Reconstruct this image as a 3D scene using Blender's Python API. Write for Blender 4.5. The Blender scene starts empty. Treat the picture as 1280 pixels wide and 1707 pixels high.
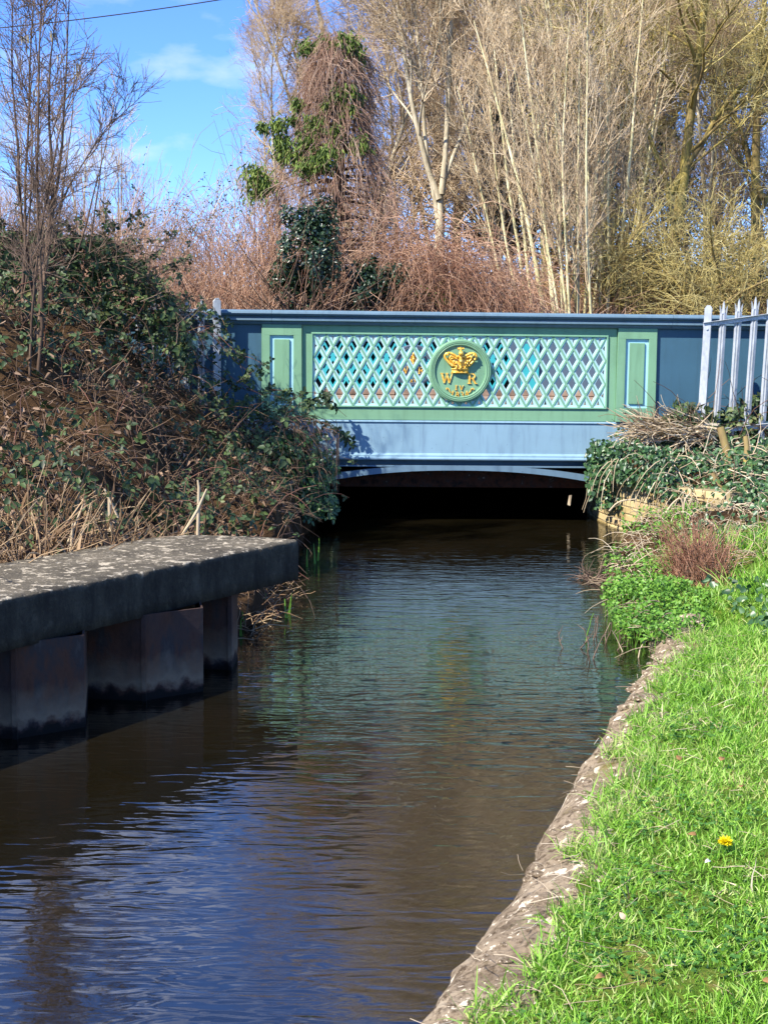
import bpy, bmesh, math, random
import numpy as np
from mathutils import Vector, Matrix

RAD = math.radians
random.seed(5)
rng = np.random.default_rng(11)
scene = bpy.context.scene
col = scene.collection

# ------------------------------------------------------------------ camera
EYE = 1.75                      # metres above the water
FPX = 2300.0                    # focal length in pixels of the 1280 x 1707 photograph
PITCH = math.atan((853.5 - 592.0) / FPX)
ROLL = RAD(0.6)
fw = np.array([0, math.cos(PITCH), -math.sin(PITCH)])
u0 = np.array([0, math.sin(PITCH), math.cos(PITCH)])
r0_ = np.array([1.0, 0, 0])
cr = math.cos(ROLL) * r0_ + math.sin(ROLL) * u0
cu = -math.sin(ROLL) * r0_ + math.cos(ROLL) * u0
camd = bpy.data.cameras.new('camera')
cam = bpy.data.objects.new('camera', camd)
col.objects.link(cam)
camd.sensor_fit = 'VERTICAL'
camd.sensor_height = 24.0
camd.lens = FPX * 24.0 / 1707.0
camd.clip_start = 0.05
camd.clip_end = 2000
cam.matrix_world = Matrix(((cr[0], cu[0], -fw[0], 0), (cr[1], cu[1], -fw[1], 0), (cr[2], cu[2], -fw[2], EYE), (0, 0, 0, 1)))
scene.camera = cam

def at(px, py, Y):
    """the place at distance Y that the photograph shows at px, py"""
    d = fw + (px - 640) / FPX * cr - (py - 853.5) / FPX * cu
    t = Y / d[1]
    return np.array([t * d[0], Y, EYE + t * d[2]])

def on(px, py, z):
    d = fw + (px - 640) / FPX * cr - (py - 853.5) / FPX * cu
    t = (z - EYE) / d[2]
    return np.array([t * d[0], t * d[1], z])

# ------------------------------------------------------------------ sky, sun, exposure
SUN_AZ, SUN_EL = RAD(180 + 50), RAD(43)      # behind the camera's left shoulder
world = bpy.data.worlds.new('World')
scene.world = world
world.use_nodes = True
wn, wl = world.node_tree.nodes, world.node_tree.links
bg = wn['Background']
bg.inputs[1].default_value = 0.135
sky = wn.new('ShaderNodeTexSky')
sky.sky_type = 'NISHITA'
sky.sun_disc = False
sky.sun_elevation = SUN_EL
sky.sun_rotation = SUN_AZ
sky.air_density = 1.0
sky.dust_density = 0.0
sky.altitude = 2500
sky.ozone_density = 3.0
hs = wn.new('ShaderNodeHueSaturation')
hs.inputs['Saturation'].default_value = 1.04
hs.inputs['Value'].default_value = 1.1
tint = wn.new('ShaderNodeMix'); tint.data_type = 'RGBA'; tint.blend_type = 'MULTIPLY'; tint.inputs['Factor'].default_value = 1
tint.inputs['B'].default_value = (.60, .75, 1.08, 1)
wl.new(sky.outputs[0], tint.inputs['A'])
wl.new(tint.outputs['Result'], hs.inputs['Color'])
tc = wn.new('ShaderNodeTexCoord')
mp = wn.new('ShaderNodeMapping')
mp.inputs['Scale'].default_value = (8, 8, 19)
mp.inputs['Location'].default_value = (0.35, 0.1, 0.62)
wl.new(tc.outputs['Generated'], mp.inputs[0])
cn = wn.new('ShaderNodeTexNoise')
cn.inputs['Scale'].default_value = 1.0
cn.inputs['Detail'].default_value = 7
cn.inputs['Roughness'].default_value = 0.5
wl.new(mp.outputs[0], cn.inputs['Vector'])
crp = wn.new('ShaderNodeValToRGB')
crp.color_ramp.elements[0].position = 0.535
crp.color_ramp.elements[1].position = 0.70
wl.new(cn.outputs['Fac'], crp.inputs[0])
cm = wn.new('ShaderNodeMath'); cm.operation = 'MULTIPLY'; cm.inputs[1].default_value = 0.6
wl.new(crp.outputs[0], cm.inputs[0])
mx = wn.new('ShaderNodeMix'); mx.data_type = 'RGBA'
wl.new(cm.outputs[0], mx.inputs['Factor'])
wl.new(hs.outputs[0], mx.inputs['A'])
mx.inputs['B'].default_value = (4.4, 4.7, 5.8, 1)
wl.new(mx.outputs['Result'], bg.inputs[0])

sl = bpy.data.lights.new('sun', 'SUN')
sl.energy = 5.0
sl.angle = RAD(0.5)
sl.color = (1.0, 0.93, 0.82)
sun = bpy.data.objects.new('sun', sl)
col.objects.link(sun)
sdir = Vector((math.sin(SUN_AZ) * math.cos(SUN_EL), math.cos(SUN_AZ) * math.cos(SUN_EL), math.sin(SUN_EL)))
sun.rotation_euler = sdir.to_track_quat('Z', 'Y').to_euler()

scene.view_settings.view_transform = 'Standard'
scene.view_settings.look = 'None'
scene.view_settings.exposure = 1.0
scene.view_settings.gamma = 1.0
scene.view_settings.use_curve_mapping = False
scene.cycles.max_bounces = 6
scene.cycles.diffuse_bounces = 3
scene.cycles.transparent_max_bounces = 12
scene.cycles.caustics_reflective = False
scene.cycles.caustics_refractive = False

# ------------------------------------------------------------------ object helpers
def tag(o, label=None, cat=None, group=None, kind=None):
    if label: o['label'] = label
    if cat: o['category'] = cat
    if group: o['group'] = group
    if kind: o['kind'] = kind
    return o

def empty(name, loc=(0, 0, 0), rz=0.0, label=None, cat=None, group=None):
    o = bpy.data.objects.new(name, None)
    col.objects.link(o)
    o.location = loc
    o.rotation_euler = (0, 0, rz)
    o.empty_display_size = 0.1
    return tag(o, label, cat, group)

def link(name, me, parent=None, loc=None, rot=None):
    o = bpy.data.objects.new(name, me)
    col.objects.link(o)
    if parent is not None: o.parent = parent
    if loc is not None: o.location = loc
    if rot is not None: o.rotation_euler = rot
    return o

def np_mesh(name, V, F, mats, midx=None, smooth=False):
    """V (n,3), F list of (m,k) index arrays"""
    me = bpy.data.meshes.new(name)
    V = np.asarray(V, dtype=np.float32)
    if not isinstance(F, (list, tuple)): F = [F]
    F = [np.asarray(f, dtype=np.int32) for f in F if len(f)]
    loops = np.concatenate([f.ravel() for f in F])
    sizes = np.concatenate([np.full(len(f), f.shape[1], dtype=np.int32) for f in F])
    starts = np.concatenate([[0], np.cumsum(sizes)[:-1]]).astype(np.int32)
    me.vertices.add(len(V)); me.vertices.foreach_set('co', V.ravel())
    me.loops.add(len(loops)); me.loops.foreach_set('vertex_index', loops)
    me.polygons.add(len(sizes))
    me.polygons.foreach_set('loop_start', starts)
    me.polygons.foreach_set('loop_total', sizes)
    if midx is not None: me.polygons.foreach_set('material_index', np.asarray(midx, dtype=np.int32))
    if smooth: me.polygons.foreach_set('use_smooth', np.ones(len(sizes), dtype=bool))
    me.update(calc_edges=True)
    for m in (mats if isinstance(mats, (list, tuple)) else [mats]): me.materials.append(m)
    return me

class MB:
    """collects simple shapes into one mesh"""
    def __init__(s): s.v, s.f = [], []
    def poly(s, pts, faces):
        b = len(s.v); s.v += [tuple(p) for p in pts]; s.f += [tuple(b + i for i in f) for f in faces]; return s
    def box(s, x0, x1, y0, y1, z0, z1):
        return s.poly([(x0, y0, z0), (x1, y0, z0), (x1, y1, z0), (x0, y1, z0), (x0, y0, z1), (x1, y0, z1), (x1, y1, z1), (x0, y1, z1)],
                      [(0, 3, 2, 1), (4, 5, 6, 7), (0, 1, 5, 4), (1, 2, 6, 5), (2, 3, 7, 6), (3, 0, 4, 7)])
    def prism(s, outline, y0, y1, axis='y'):
        """outline in x,z counter-clockwise seen from -y, extruded from y0 (front) to y1"""
        n = len(outline)
        pts = [(x, y0, z) for x, z in outline] + [(x, y1, z) for x, z in outline]
        fs = [tuple(range(n)), tuple(range(2 * n - 1, n - 1, -1))]
        fs += [(i, i + n, (i + 1) % n + n, (i + 1) % n) for i in range(n)]
        return s.poly(pts, fs)
    def profile(s, pts_yz, x0, x1):
        n = len(pts_yz)
        pts = [(x0, y, z) for y, z in pts_yz] + [(x1, y, z) for y, z in pts_yz]
        fs = [tuple(range(n - 1, -1, -1)), tuple(range(n, 2 * n))]
        fs += [(i, (i + 1) % n, (i + 1) % n + n, i + n) for i in range(n)]
        return s.poly(pts, fs)
    def strip(s, outer, inner, y0, y1):
        """closed or open strip between two outlines of equal length, given depth"""
        n = len(outer)
        pts = [(x, y0, z) for x, z in outer] + [(x, y0, z) for x, z in inner] + [(x, y1, z) for x, z in outer] + [(x, y1, z) for x, z in inner]
        fs = []
        for i in range(n - 1):
            fs += [(i, i + 1, n + i + 1, n + i), (2 * n + i + 1, 2 * n + i, 3 * n + i, 3 * n + i + 1), (i + 1, i, 2 * n + i, 2 * n + i + 1), (n + i, n + i + 1, 3 * n + i + 1, 3 * n + i)]
        return s.poly(pts, fs)
    def mesh(s, name, mat, bevel=0.0, smooth=False, seg=1):
        me = bpy.data.meshes.new(name)
        me.from_pydata(s.v, [], s.f)
        bm = bmesh.new(); bm.from_mesh(me)
        bmesh.ops.recalc_face_normals(bm, faces=bm.faces)
        if bevel:
            bmesh.ops.remove_doubles(bm, verts=bm.verts, dist=1e-5)
            ed = [e for e in bm.edges if len(e.link_faces) == 2 and e.calc_face_angle(0) > RAD(25)]
            bmesh.ops.bevel(bm, geom=ed, offset=bevel, segments=seg, affect='EDGES', clamp_overlap=True)
        bm.to_mesh(me); bm.free()
        for m in (mat if isinstance(mat, (list, tuple)) else [mat]): me.materials.append(m)
        if smooth:
            me.polygons.foreach_set('use_smooth', np.ones(len(me.polygons), dtype=bool))
        return me
    def build(s, name, mat, parent=None, bevel=0.0, smooth=False, loc=None, rot=None, seg=1):
        return link(name, s.mesh(name, mat, bevel, smooth, seg), parent, loc, rot)

def norm(a): return a / np.maximum(np.linalg.norm(a, axis=-1, keepdims=True), 1e-9)

def grow(p0, d0, L, k, grav=0.0, jit=0.1, g=None):
    """n polylines of k steps; grav > 0 bends down, < 0 up"""
    g = g or rng
    p = np.array(p0, dtype=float); d = norm(np.array(d0, dtype=float)); L = np.broadcast_to(np.asarray(L, dtype=float), (len(p),))
    grav = np.broadcast_to(np.asarray(grav, dtype=float), (len(p),))
    out = [p.copy()]
    for i in range(k):
        d = d + g.normal(0, jit, d.shape)
        d[:, 2] -= grav
        d = norm(d)
        p = p + d * (L / k)[:, None]
        out.append(p.copy())
    return np.stack(out, 1)

def tubes(P, R, sides=3):
    n, k, _ = P.shape
    R = np.broadcast_to(R, (n, k))
    T = norm(np.gradient(P, axis=1))
    ref = np.eye(3)[np.argmin(np.abs(T).mean(1), axis=1)][:, None, :]
    N1 = norm(np.cross(T, ref)); N2 = np.cross(T, N1)
    a = np.arange(sides) * 2 * np.pi / sides
    V = P[:, :, None, :] + R[:, :, None, None] * (np.cos(a)[None, None, :, None] * N1[:, :, None, :] + np.sin(a)[None, None, :, None] * N2[:, :, None, :])
    idx = np.arange(n * k * sides).reshape(n, k, sides)
    nx = np.roll(idx, -1, axis=2)
    F = np.stack([idx[:, :-1], nx[:, :-1], nx[:, 1:], idx[:, 1:]], -1).reshape(-1, 4)
    return V.reshape(-1, 3), F

def ribbons(P, W, S):
    """flat blades: P (n,k,3), W half width (n,k), S side direction (n,3)"""
    n, k, _ = P.shape
    V = np.stack([P - S[:, None, :] * W[..., None], P + S[:, None, :] * W[..., None]], 2)
    idx = np.arange(n * k * 2).reshape(n, k, 2)
    F = np.stack([idx[:, :-1, 0], idx[:, :-1, 1], idx[:, 1:, 1], idx[:, 1:, 0]], -1).reshape(-1, 4)
    return V.reshape(-1, 3), F

def leaves(C, D, N, L, W, fold=0.25, droop=0.15):
    n = len(C)
    L = np.broadcast_to(L, (n,))[:, None]; W = np.broadcast_to(W, (n,))[:, None]
    D = norm(D); S = norm(np.cross(D, N)); N = np.cross(S, D)
    V = np.stack([C, C + .28 * L * D + W * (S + fold * N), C + .68 * L * D + .72 * W * (S + fold * N) - droop * .4 * L * N,
                  C + L * D - droop * L * N, C + .68 * L * D + .72 * W * (-S + fold * N) - droop * .4 * L * N, C + .28 * L * D + W * (-S + fold * N)], 1)
    b = np.arange(n)[:, None] * 6
    F = np.concatenate([b + np.array([[0, 1, 2, 3]]), b + np.array([[0, 3, 4, 5]])])
    return V.reshape(-1, 3), F

def merge(parts):
    V, F, o = [], [], 0
    for v, f in parts:
        V.append(v); F.append(f + o); o += len(v)
    return np.concatenate(V), np.concatenate(F)

def rdir(n, up=0.0, g=None):
    d = (g or rng).normal(size=(n, 3)); d[:, 2] += up
    return norm(d)

def taper(P, ra, rb):
    t = np.linspace(0, 1, P.shape[1])[None, :]
    ra = np.broadcast_to(np.asarray(ra, float), (len(P),))[:, None]; rb = np.broadcast_to(np.asarray(rb, float), (len(P),))[:, None]
    return ra * (1 - t) + rb * t

def pick(P, R, m, t0=0.1, t1=1.0, g=None):
    """m points along each polyline -> positions, directions, radii, t"""
    g = g or rng
    n, k, _ = P.shape
    i = np.repeat(np.arange(n), m)
    t = (g.random(n * m) * (t1 - t0) + t0) * (k - 1)
    a = np.minimum(t.astype(int), k - 2); f = (t - a)[:, None]
    p = P[i, a] * (1 - f) + P[i, a + 1] * f
    d = norm(P[i, a + 1] - P[i, a])
    R = np.broadcast_to(R, (n, k))
    return p, d, R[i, a] * (1 - f[:, 0]) + R[i, a + 1] * f[:, 0], t / (k - 1)

def fork(d, amin, amax, up=0.0, g=None):
    g = g or rng
    perp = norm(np.cross(d, g.normal(size=d.shape)))
    a = np.radians(g.uniform(amin, amax, len(d)))[:, None]
    r = d * np.cos(a) + perp * np.sin(a)
    r[:, 2] += up
    return norm(r)

# ------------------------------------------------------------------ materials
def C(r, g, b):
    f = lambda c: (c / 255 / 12.92) if c / 255 <= 0.04045 else ((c / 255 + .055) / 1.055) ** 2.4
    return (f(r), f(g), f(b), 1)

class NT:
    def __init__(s, name):
        s.m = bpy.data.materials.new(name); s.m.use_nodes = True
        s.n, s.l = s.m.node_tree.nodes, s.m.node_tree.links
        s.b = s.n['Principled BSDF']; s.out = s.n['Material Output']
        s.tc = s.n.new('ShaderNodeTexCoord')
    def noise(s, scale, detail=5, rough=.55, stretch=(1, 1, 1), coord='Object', dist=0.0):
        mpn = s.n.new('ShaderNodeMapping'); mpn.inputs['Scale'].default_value = stretch
        s.l.new(s.tc.outputs[coord], mpn.inputs[0])
        t = s.n.new('ShaderNodeTexNoise'); t.inputs['Scale'].default_value = scale
        t.inputs['Detail'].default_value = detail; t.inputs['Roughness'].default_value = rough; t.inputs['Distortion'].default_value = dist
        s.l.new(mpn.outputs[0], t.inputs['Vector'])
        return t.outputs['Fac']
    def ramp(s, fac, stops, interp='LINEAR'):
        r = s.n.new('ShaderNodeValToRGB'); r.color_ramp.interpolation = interp
        e = r.color_ramp.elements
        while len(e) < len(stops): e.new(.5)
        for i, (p, c) in enumerate(stops):
            e[i].position = p; e[i].color = c if len(c) == 4 else (*c, 1)
        s.l.new(fac, r.inputs[0])
        return r.outputs[0]
    def mix(s, fac, a, b, mode='MIX'):
        m = s.n.new('ShaderNodeMix'); m.data_type = 'RGBA'; m.blend_type = mode
        for k, v in (('Factor', fac), ('A', a), ('B', b)):
            i = m.inputs[k]
            if hasattr(v, 'is_linked'): s.l.new(v, i)
            elif k == 'Factor': i.default_value = v
            else: i.default_value = v if len(v) == 4 else (*v, 1)
        return m.outputs['Result']
    def math(s, op, a, b=0.0, clamp=False):
        m = s.n.new('ShaderNodeMath'); m.operation = op; m.use_clamp = clamp
        for i, v in enumerate((a, b)):
            if hasattr(v, 'is_linked'): s.l.new(v, m.inputs[i])
            else: m.inputs[i].default_value = v
        return m.outputs[0]
    def sep(s, coord='Object'):
        x = s.n.new('ShaderNodeSeparateXYZ'); s.l.new(s.tc.outputs[coord], x.inputs[0]); return x.outputs
    def bump(s, h, strength=.3, dist=.01):
        b = s.n.new('ShaderNodeBump'); b.inputs['Strength'].default_value = strength; b.inputs['Distance'].default_value = dist
        s.l.new(h, b.inputs['Height']); s.l.new(b.outputs[0], s.b.inputs['Normal']); return b.outputs[0]
    def fin(s, colr, rough=.7, spec=.4, metal=0.0):
        if hasattr(colr, 'is_linked'): s.l.new(colr, s.b.inputs['Base Color'])
        else: s.b.inputs['Base Color'].default_value = colr
        if hasattr(rough, 'is_linked'): s.l.new(rough, s.b.inputs['Roughness'])
        else: s.b.inputs['Roughness'].default_value = rough
        s.b.inputs['Specular IOR Level'].default_value = spec
        s.b.inputs['Metallic'].default_value = metal
        return s.m

G1, G0 = (1, 1, 1, 1), (0, 0, 0, 1)
def stops(cols, a=0.0, b=1.0):
    return [(a + (b - a) * i / max(1, len(cols) - 1), c) for i, c in enumerate(cols)]

def plant_mat(name, cols, scale=1.5, rough=.6, spec=.3, transl=0.0, noise_w=.4):
    """each stem or leaf (mesh island) picks its own colour from cols; a soft noise shifts whole clumps"""
    t = NT(name)
    geo = t.n.new('ShaderNodeNewGeometry')
    nz = t.noise(scale, 3)
    nz = t.math('MULTIPLY', t.math('SUBTRACT', nz, .5), 2.2 * noise_w)
    fac = t.math('ADD', t.math('MULTIPLY', geo.outputs['Random Per Island'], 1.0 - .4 * noise_w), nz, True)
    c = t.ramp(fac, stops(cols))
    t.fin(c, rough, spec)
    if transl:
        tr = t.n.new('ShaderNodeBsdfTranslucent'); t.l.new(c, tr.inputs[0])
        ms = t.n.new('ShaderNodeMixShader'); ms.inputs[0].default_value = transl
        t.l.new(t.b.outputs[0], ms.inputs[1]); t.l.new(tr.outputs[0], ms.inputs[2])
        t.l.new(ms.outputs[0], t.out.inputs[0])
    return t.m

def paint(name, base, dirt=(.03, .04, .04, 1), amount=.5, rough=.45, chips=None):
    t = NT(name)
    big = t.noise(2.3, 4)
    c = t.mix(big, tuple(v * .78 for v in base[:3]), tuple(min(1, v * 1.18) for v in base[:3]))
    streak = t.ramp(t.noise(5, 5, .6, (3.0, 3.0, .35)), [(.50, G0), (.78, G1)])
    c = t.mix(t.math('MULTIPLY', streak, .42 * amount), c, dirt)
    spots = t.ramp(t.noise(26, 3, .6), [(.66, G0), (.74, G1)])
    c = t.mix(t.math('MULTIPLY', spots, .45 * amount), c, dirt)
    if chips:
        ch = t.ramp(t.noise(42, 4, .7), [(.70, G0), (.73, G1)])
        c = t.mix(t.math('MULTIPLY', ch, .8), c, chips)
    t.bump(t.noise(60, 3), .12, .003)
    return t.fin(c, rough, .4)

GREEN = paint('green_paint', (.18, .35, .21), (.06, .12, .07, 1), .85, .45, (.30, .42, .30, 1))
GREEN_B = paint('green_bar_paint', (.19, .39, .25), (.05, .10, .07, 1), .5)
MINT = paint('pale_blue_paint', (.40, .62, .62), (.16, .26, .27, 1), .9)
SKYB = paint('sky_blue_paint', (.36, .62, .70), (.12, .2, .25, 1), .5)
BLUE = paint('mid_blue_paint', (.225, .365, .455), (.05, .08, .16, 1), .9, .5, (.35, .45, .55, 1))
DBLUE = paint('slate_blue_paint', (.045, .115, .17), (.02, .04, .05, 1), .6, .5, (.16, .24, .28, 1))
CAPB = paint('cap_blue_paint', (.13, .21, .27), (.03, .05, .06, 1), .7, .38, (.55, .58, .58, 1))
FARB = paint('inner_slate_paint', (.085, .12, .155), (.05, .06, .08, 1), .5)
TURQ = paint('turquoise_paint', (.04, .38, .40), (.01, .12, .14, 1), .3)
RIB = paint('arch_blue_paint', (.13, .215, .285), (.03, .05, .08, 1), .9, .5)

t = NT('gold_leaf')
GOLD = t.fin(t.ramp(t.noise(30, 4), [(.3, C(190, 130, 40)), (.5, C(240, 190, 70)), (.75, C(252, 226, 140))]), .35, .6, .2)

t = NT('galvanised_steel')
t.bump(t.noise(80, 3), .1, .002)
GALV = t.fin(t.ramp(t.noise(18, 4, .6, (1, 1, .4)), [(.3, (.30, .33, .36)), (.7, (.54, .57, .60))]), .5, .5, .25)

t = NT('rusty_beam')
t.bump(t.noise(25, 6), .6, .02)
RUST = t.fin(t.ramp(t.noise(9, 6, .65), [(.35, C(38, 32, 30)), (.5, C(84, 52, 38)), (.62, C(60, 50, 46)), (.74, C(190, 175, 160))]), .85, .2)

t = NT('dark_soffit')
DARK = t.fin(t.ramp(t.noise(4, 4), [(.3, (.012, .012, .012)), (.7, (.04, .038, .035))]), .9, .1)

t = NT('weathered_concrete')
base = t.ramp(t.noise(3.5, 7, .65), [(.3, C(70, 65, 55)), (.55, C(104, 97, 82)), (.75, C(132, 122, 104))])
fine = t.ramp(t.noise(55, 4, .7), [(.35, G0), (.7, G1)])
base = t.mix(t.math('MULTIPLY', fine, .45), base, C(60, 54, 46))
lich = t.math('MAXIMUM', t.ramp(t.noise(17, 6, .7, (1, 1, 1), 'Object', .3), [(.555, G0), (.585, G1)]), t.ramp(t.noise(46, 3, .6), [(.62, G0), (.66, (.6, .6, .6, 1))]))
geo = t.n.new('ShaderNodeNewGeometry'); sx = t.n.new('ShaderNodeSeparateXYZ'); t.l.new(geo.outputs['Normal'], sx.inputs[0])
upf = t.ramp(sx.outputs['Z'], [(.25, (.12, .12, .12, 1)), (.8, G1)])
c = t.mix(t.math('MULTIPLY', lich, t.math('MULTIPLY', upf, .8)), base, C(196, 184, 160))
alg_shade = t.ramp(t.noise(7, 5, .6, (1.5, 1.5, .5)), [(.35, G1), (.75, (.35, .35, .35, 1))])
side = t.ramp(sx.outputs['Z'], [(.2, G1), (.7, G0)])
c = t.mix(t.math('MULTIPLY', t.math('MULTIPLY', side, alg_shade), .9), c, C(36, 33, 29))  # side faces: dark algae stain, with their shade also put into the colour
t.bump(t.noise(38, 6, .7), .9, .014)
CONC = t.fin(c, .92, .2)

t = NT('sheet_pile_steel')
zz = t.sep()[2]
rust = t.ramp(t.noise(6, 6, .65, (1.2, 1.2, .5)), [(.3, C(44, 32, 27)), (.5, C(84, 56, 42)), (.62, C(58, 52, 50)), (.78, C(98, 88, 80))])
bluep = t.ramp(t.noise(2.6, 3, .5, (1, 1, .7)), [(.48, G0), (.62, G1)])
c = t.mix(t.math('MULTIPLY', bluep, .55), rust, C(56, 52, 52))
edge = t.math('ADD', zz, t.math('MULTIPLY', t.math('SUBTRACT', t.noise(14, 4), .5), .14))
scum = t.ramp(edge, [(.05, G0), (.085, G1), (.13, (.6, .6, .6, 1)), (.24, G0)])
c = t.mix(t.math('MULTIPLY', scum, .75), c, C(140, 122, 98))
wet = t.ramp(edge, [(.03, G1), (.06, G0)])
c = t.mix(wet, c, C(16, 16, 14))
t.bump(t.noise(30, 6, .7), .4, .01)
PILE = t.fin(c, .8, .2)

t = NT('canal_stone')
a = t.ramp(t.noise(5, 8, .7), [(.28, C(104, 90, 72)), (.48, C(146, 130, 108)), (.62, C(170, 154, 130)), (.75, C(202, 190, 164))])
pale = t.math('MAXIMUM', t.ramp(t.noise(9, 5, .6), [(.61, G0), (.645, G1)]), t.ramp(t.noise(40, 3, .5), [(.64, G0), (.68, G1)]))
a = t.mix(t.ramp(t.noise(34, 5, .7), [(.36, G1), (.52, G0)]), a, C(84, 70, 54))
a = t.mix(pale, a, C(226, 212, 186))
moss = t.ramp(t.noise(4.2, 5, .6), [(.58, G0), (.70, G1)])
a = t.mix(t.math('MULTIPLY', moss, .75), a, C(104, 96, 34))
t.bump(t.noise(45, 7, .75), .8, .016)
STONE = t.fin(a, .95, .15)

def brick_mat(name, cols):
    t = NT(name)
    oi = t.n.new('ShaderNodeObjectInfo')
    n1 = t.math('ADD', t.math('MULTIPLY', oi.outputs['Random'], .55), t.math('MULTIPLY', t.noise(14, 6, .65), .55))
    t.bump(t.noise(60, 5), .5, .006)
    return t.fin(t.ramp(n1, stops(cols, .2, .85)), .9, .15)
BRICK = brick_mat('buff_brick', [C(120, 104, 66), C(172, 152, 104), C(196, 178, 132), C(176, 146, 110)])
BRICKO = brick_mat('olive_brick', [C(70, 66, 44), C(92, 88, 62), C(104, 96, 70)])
t = NT('lime_mortar'); MORT = t.fin(t.ramp(t.noise(12, 5), [(.3, C(126, 112, 82)), (.7, C(170, 156, 122))]), .95, .1)
t = NT('old_brown_stone'); DECK = t.fin(t.ramp(t.noise(3.5, 6, .6), [(.3, C(92, 78, 66)), (.5, C(140, 118, 100)), (.7, C(170, 152, 130))]), .9, .2)
t = NT('asphalt'); ASPH = t.fin(t.ramp(t.noise(20, 5), [(.3, (.045, .045, .045)), (.7, (.075, .072, .07))]), .9, .2)

t = NT('earth')
c = t.ramp(t.noise(2.5, 8, .7), [(.3, C(48, 37, 26)), (.5, C(82, 62, 42)), (.7, C(112, 88, 60))])
t.bump(t.noise(18, 8, .75), 1, .05)
EARTH = t.fin(c, .95, .1)
t = NT('turf_soil')
c = t.ramp(t.noise(8, 7, .7), [(.3, C(52, 72, 22)), (.52, C(84, 112, 34)), (.68, C(128, 122, 62))])
t.bump(t.noise(40, 6, .7), 1, .02)
TURF = t.fin(c, .95, .1)
t = NT('river_silt')
c = t.ramp(t.noise(1.6, 7, .65, (1.0, .55, 1)), [(.32, C(60, 52, 28)), (.5, C(116, 98, 62)), (.68, C(150, 126, 88))])
c = t.mix(t.ramp(t.noise(30, 4, .7), [(.5, G0), (.75, (.5, .5, .5, 1))]), c, C(150, 128, 90))
t.bump(t.noise(22, 6, .7), 1, .03)
SILT = t.fin(c, .95, .1)

# water: mirror reflection by Fresnel over a clear, olive-tinted body
t = NT('river_water')
def wave(scale, stretch, dist=0.6, detail=3):
    return t.noise(scale, detail, .5, stretch, 'Object', dist)
h = t.math('ADD', t.math('MULTIPLY', wave(2.2, (.8, 2.6, 1)), 1.0), t.math('MULTIPLY', wave(5.5, (.75, 2.5, 1), 1.1, 1), .75))
h = t.math('ADD', h, t.math('MULTIPLY', wave(24, (.8, 1.9, 1), .3, 2), .035))
bp = t.n.new('ShaderNodeBump'); bp.inputs['Strength'].default_value = 1.0; bp.inputs['Distance'].default_value = .0042
t.l.new(h, bp.inputs['Height'])
fr = t.n.new('ShaderNodeFresnel'); fr.inputs['IOR'].default_value = 3.0; t.l.new(bp.outputs[0], fr.inputs['Normal'])
gl = t.n.new('ShaderNodeBsdfGlossy'); gl.inputs['Roughness'].default_value = .02; t.l.new(bp.outputs[0], gl.inputs['Normal'])
tr = t.n.new('ShaderNodeBsdfTransparent'); tr.inputs[0].default_value = (.64, .56, .40, 1)
mk = t.n.new('ShaderNodeBsdfDiffuse'); t.l.new(t.ramp(t.noise(.9, 4, .6, (1, .7, 1)), [(.35, (.085, .072, .03)), (.65, (.15, .115, .06))]), mk.inputs[0])
mb = t.n.new('ShaderNodeMixShader'); mb.inputs[0].default_value = .075
t.l.new(tr.outputs[0], mb.inputs[1]); t.l.new(mk.outputs[0], mb.inputs[2])
ms = t.n.new('ShaderNodeMixShader')
t.l.new(fr.outputs[0], ms.inputs[0]); t.l.new(mb.outputs[0], ms.inputs[1]); t.l.new(gl.outputs[0], ms.inputs[2])
t.l.new(ms.outputs[0], t.out.inputs[0])
WATER = t.m

LEAFM = plant_mat('bramble_leaf', [(.018, .032, .013, 1), (.03, .055, .02, 1), (.05, .085, .03, 1), (.085, .13, .04, 1), (.16, .15, .05, 1)], 1.6, .5, .3, .12)
IVYM = plant_mat('ivy_leaf', [(.018, .05, .018, 1), (.035, .09, .03, 1), (.06, .14, .045, 1), (.12, .2, .06, 1)], 2.0, .4, .5, .1)
DIVY = plant_mat('dark_ivy_leaf', [(.012, .028, .012, 1), (.025, .055, .022, 1), (.05, .09, .04, 1)], 1.5, .35, .6, .05)
HERB = plant_mat('young_herb_leaf', [(.06, .16, .02, 1), (.13, .30, .03, 1), (.24, .42, .06, 1)], 3, .5, .4, .25)
DEADB = plant_mat('dead_bramble_cane', [(.07, .045, .03, 1), (.135, .088, .056, 1), (.22, .145, .095, 1), (.36, .26, .175, 1)], 1.2, .8, .2)
CANE = plant_mat('bramble_cane', [(.05, .04, .025, 1), (.11, .06, .04, 1), (.2, .09, .06, 1), (.16, .15, .06, 1)], 1.5, .6, .3)
STRAW = plant_mat('straw', [(.26, .19, .11, 1), (.46, .36, .23, 1), (.62, .51, .35, 1), (.70, .62, .48, 1)], 2, .75, .25, .1)
REED = plant_mat('dead_reed', [(.13, .075, .04, 1), (.24, .15, .08, 1), (.4, .28, .16, 1), (.52, .41, .25, 1)], 2, .75, .25, .05)
SCRUB = plant_mat('red_scrub_stem', [(.20, .095, .06, 1), (.37, .21, .13, 1), (.52, .335, .225, 1), (.66, .50, .36, 1)], .35, .8, .2, 0, .55)
DOCK = plant_mat('russet_stem', [(.16, .07, .04, 1), (.28, .14, .09, 1), (.38, .24, .15, 1)], 2, .8, .2)
CREEP = plant_mat('dead_creeper', [(.18, .10, .065, 1), (.32, .195, .135, 1), (.46, .31, .225, 1), (.58, .45, .34, 1)], 1.0, .8, .2)
CONIF = plant_mat('conifer_spray', [(.04, .07, .012, 1), (.10, .16, .025, 1), (.22, .28, .05, 1)], 1, .6, .3, .15)
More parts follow.
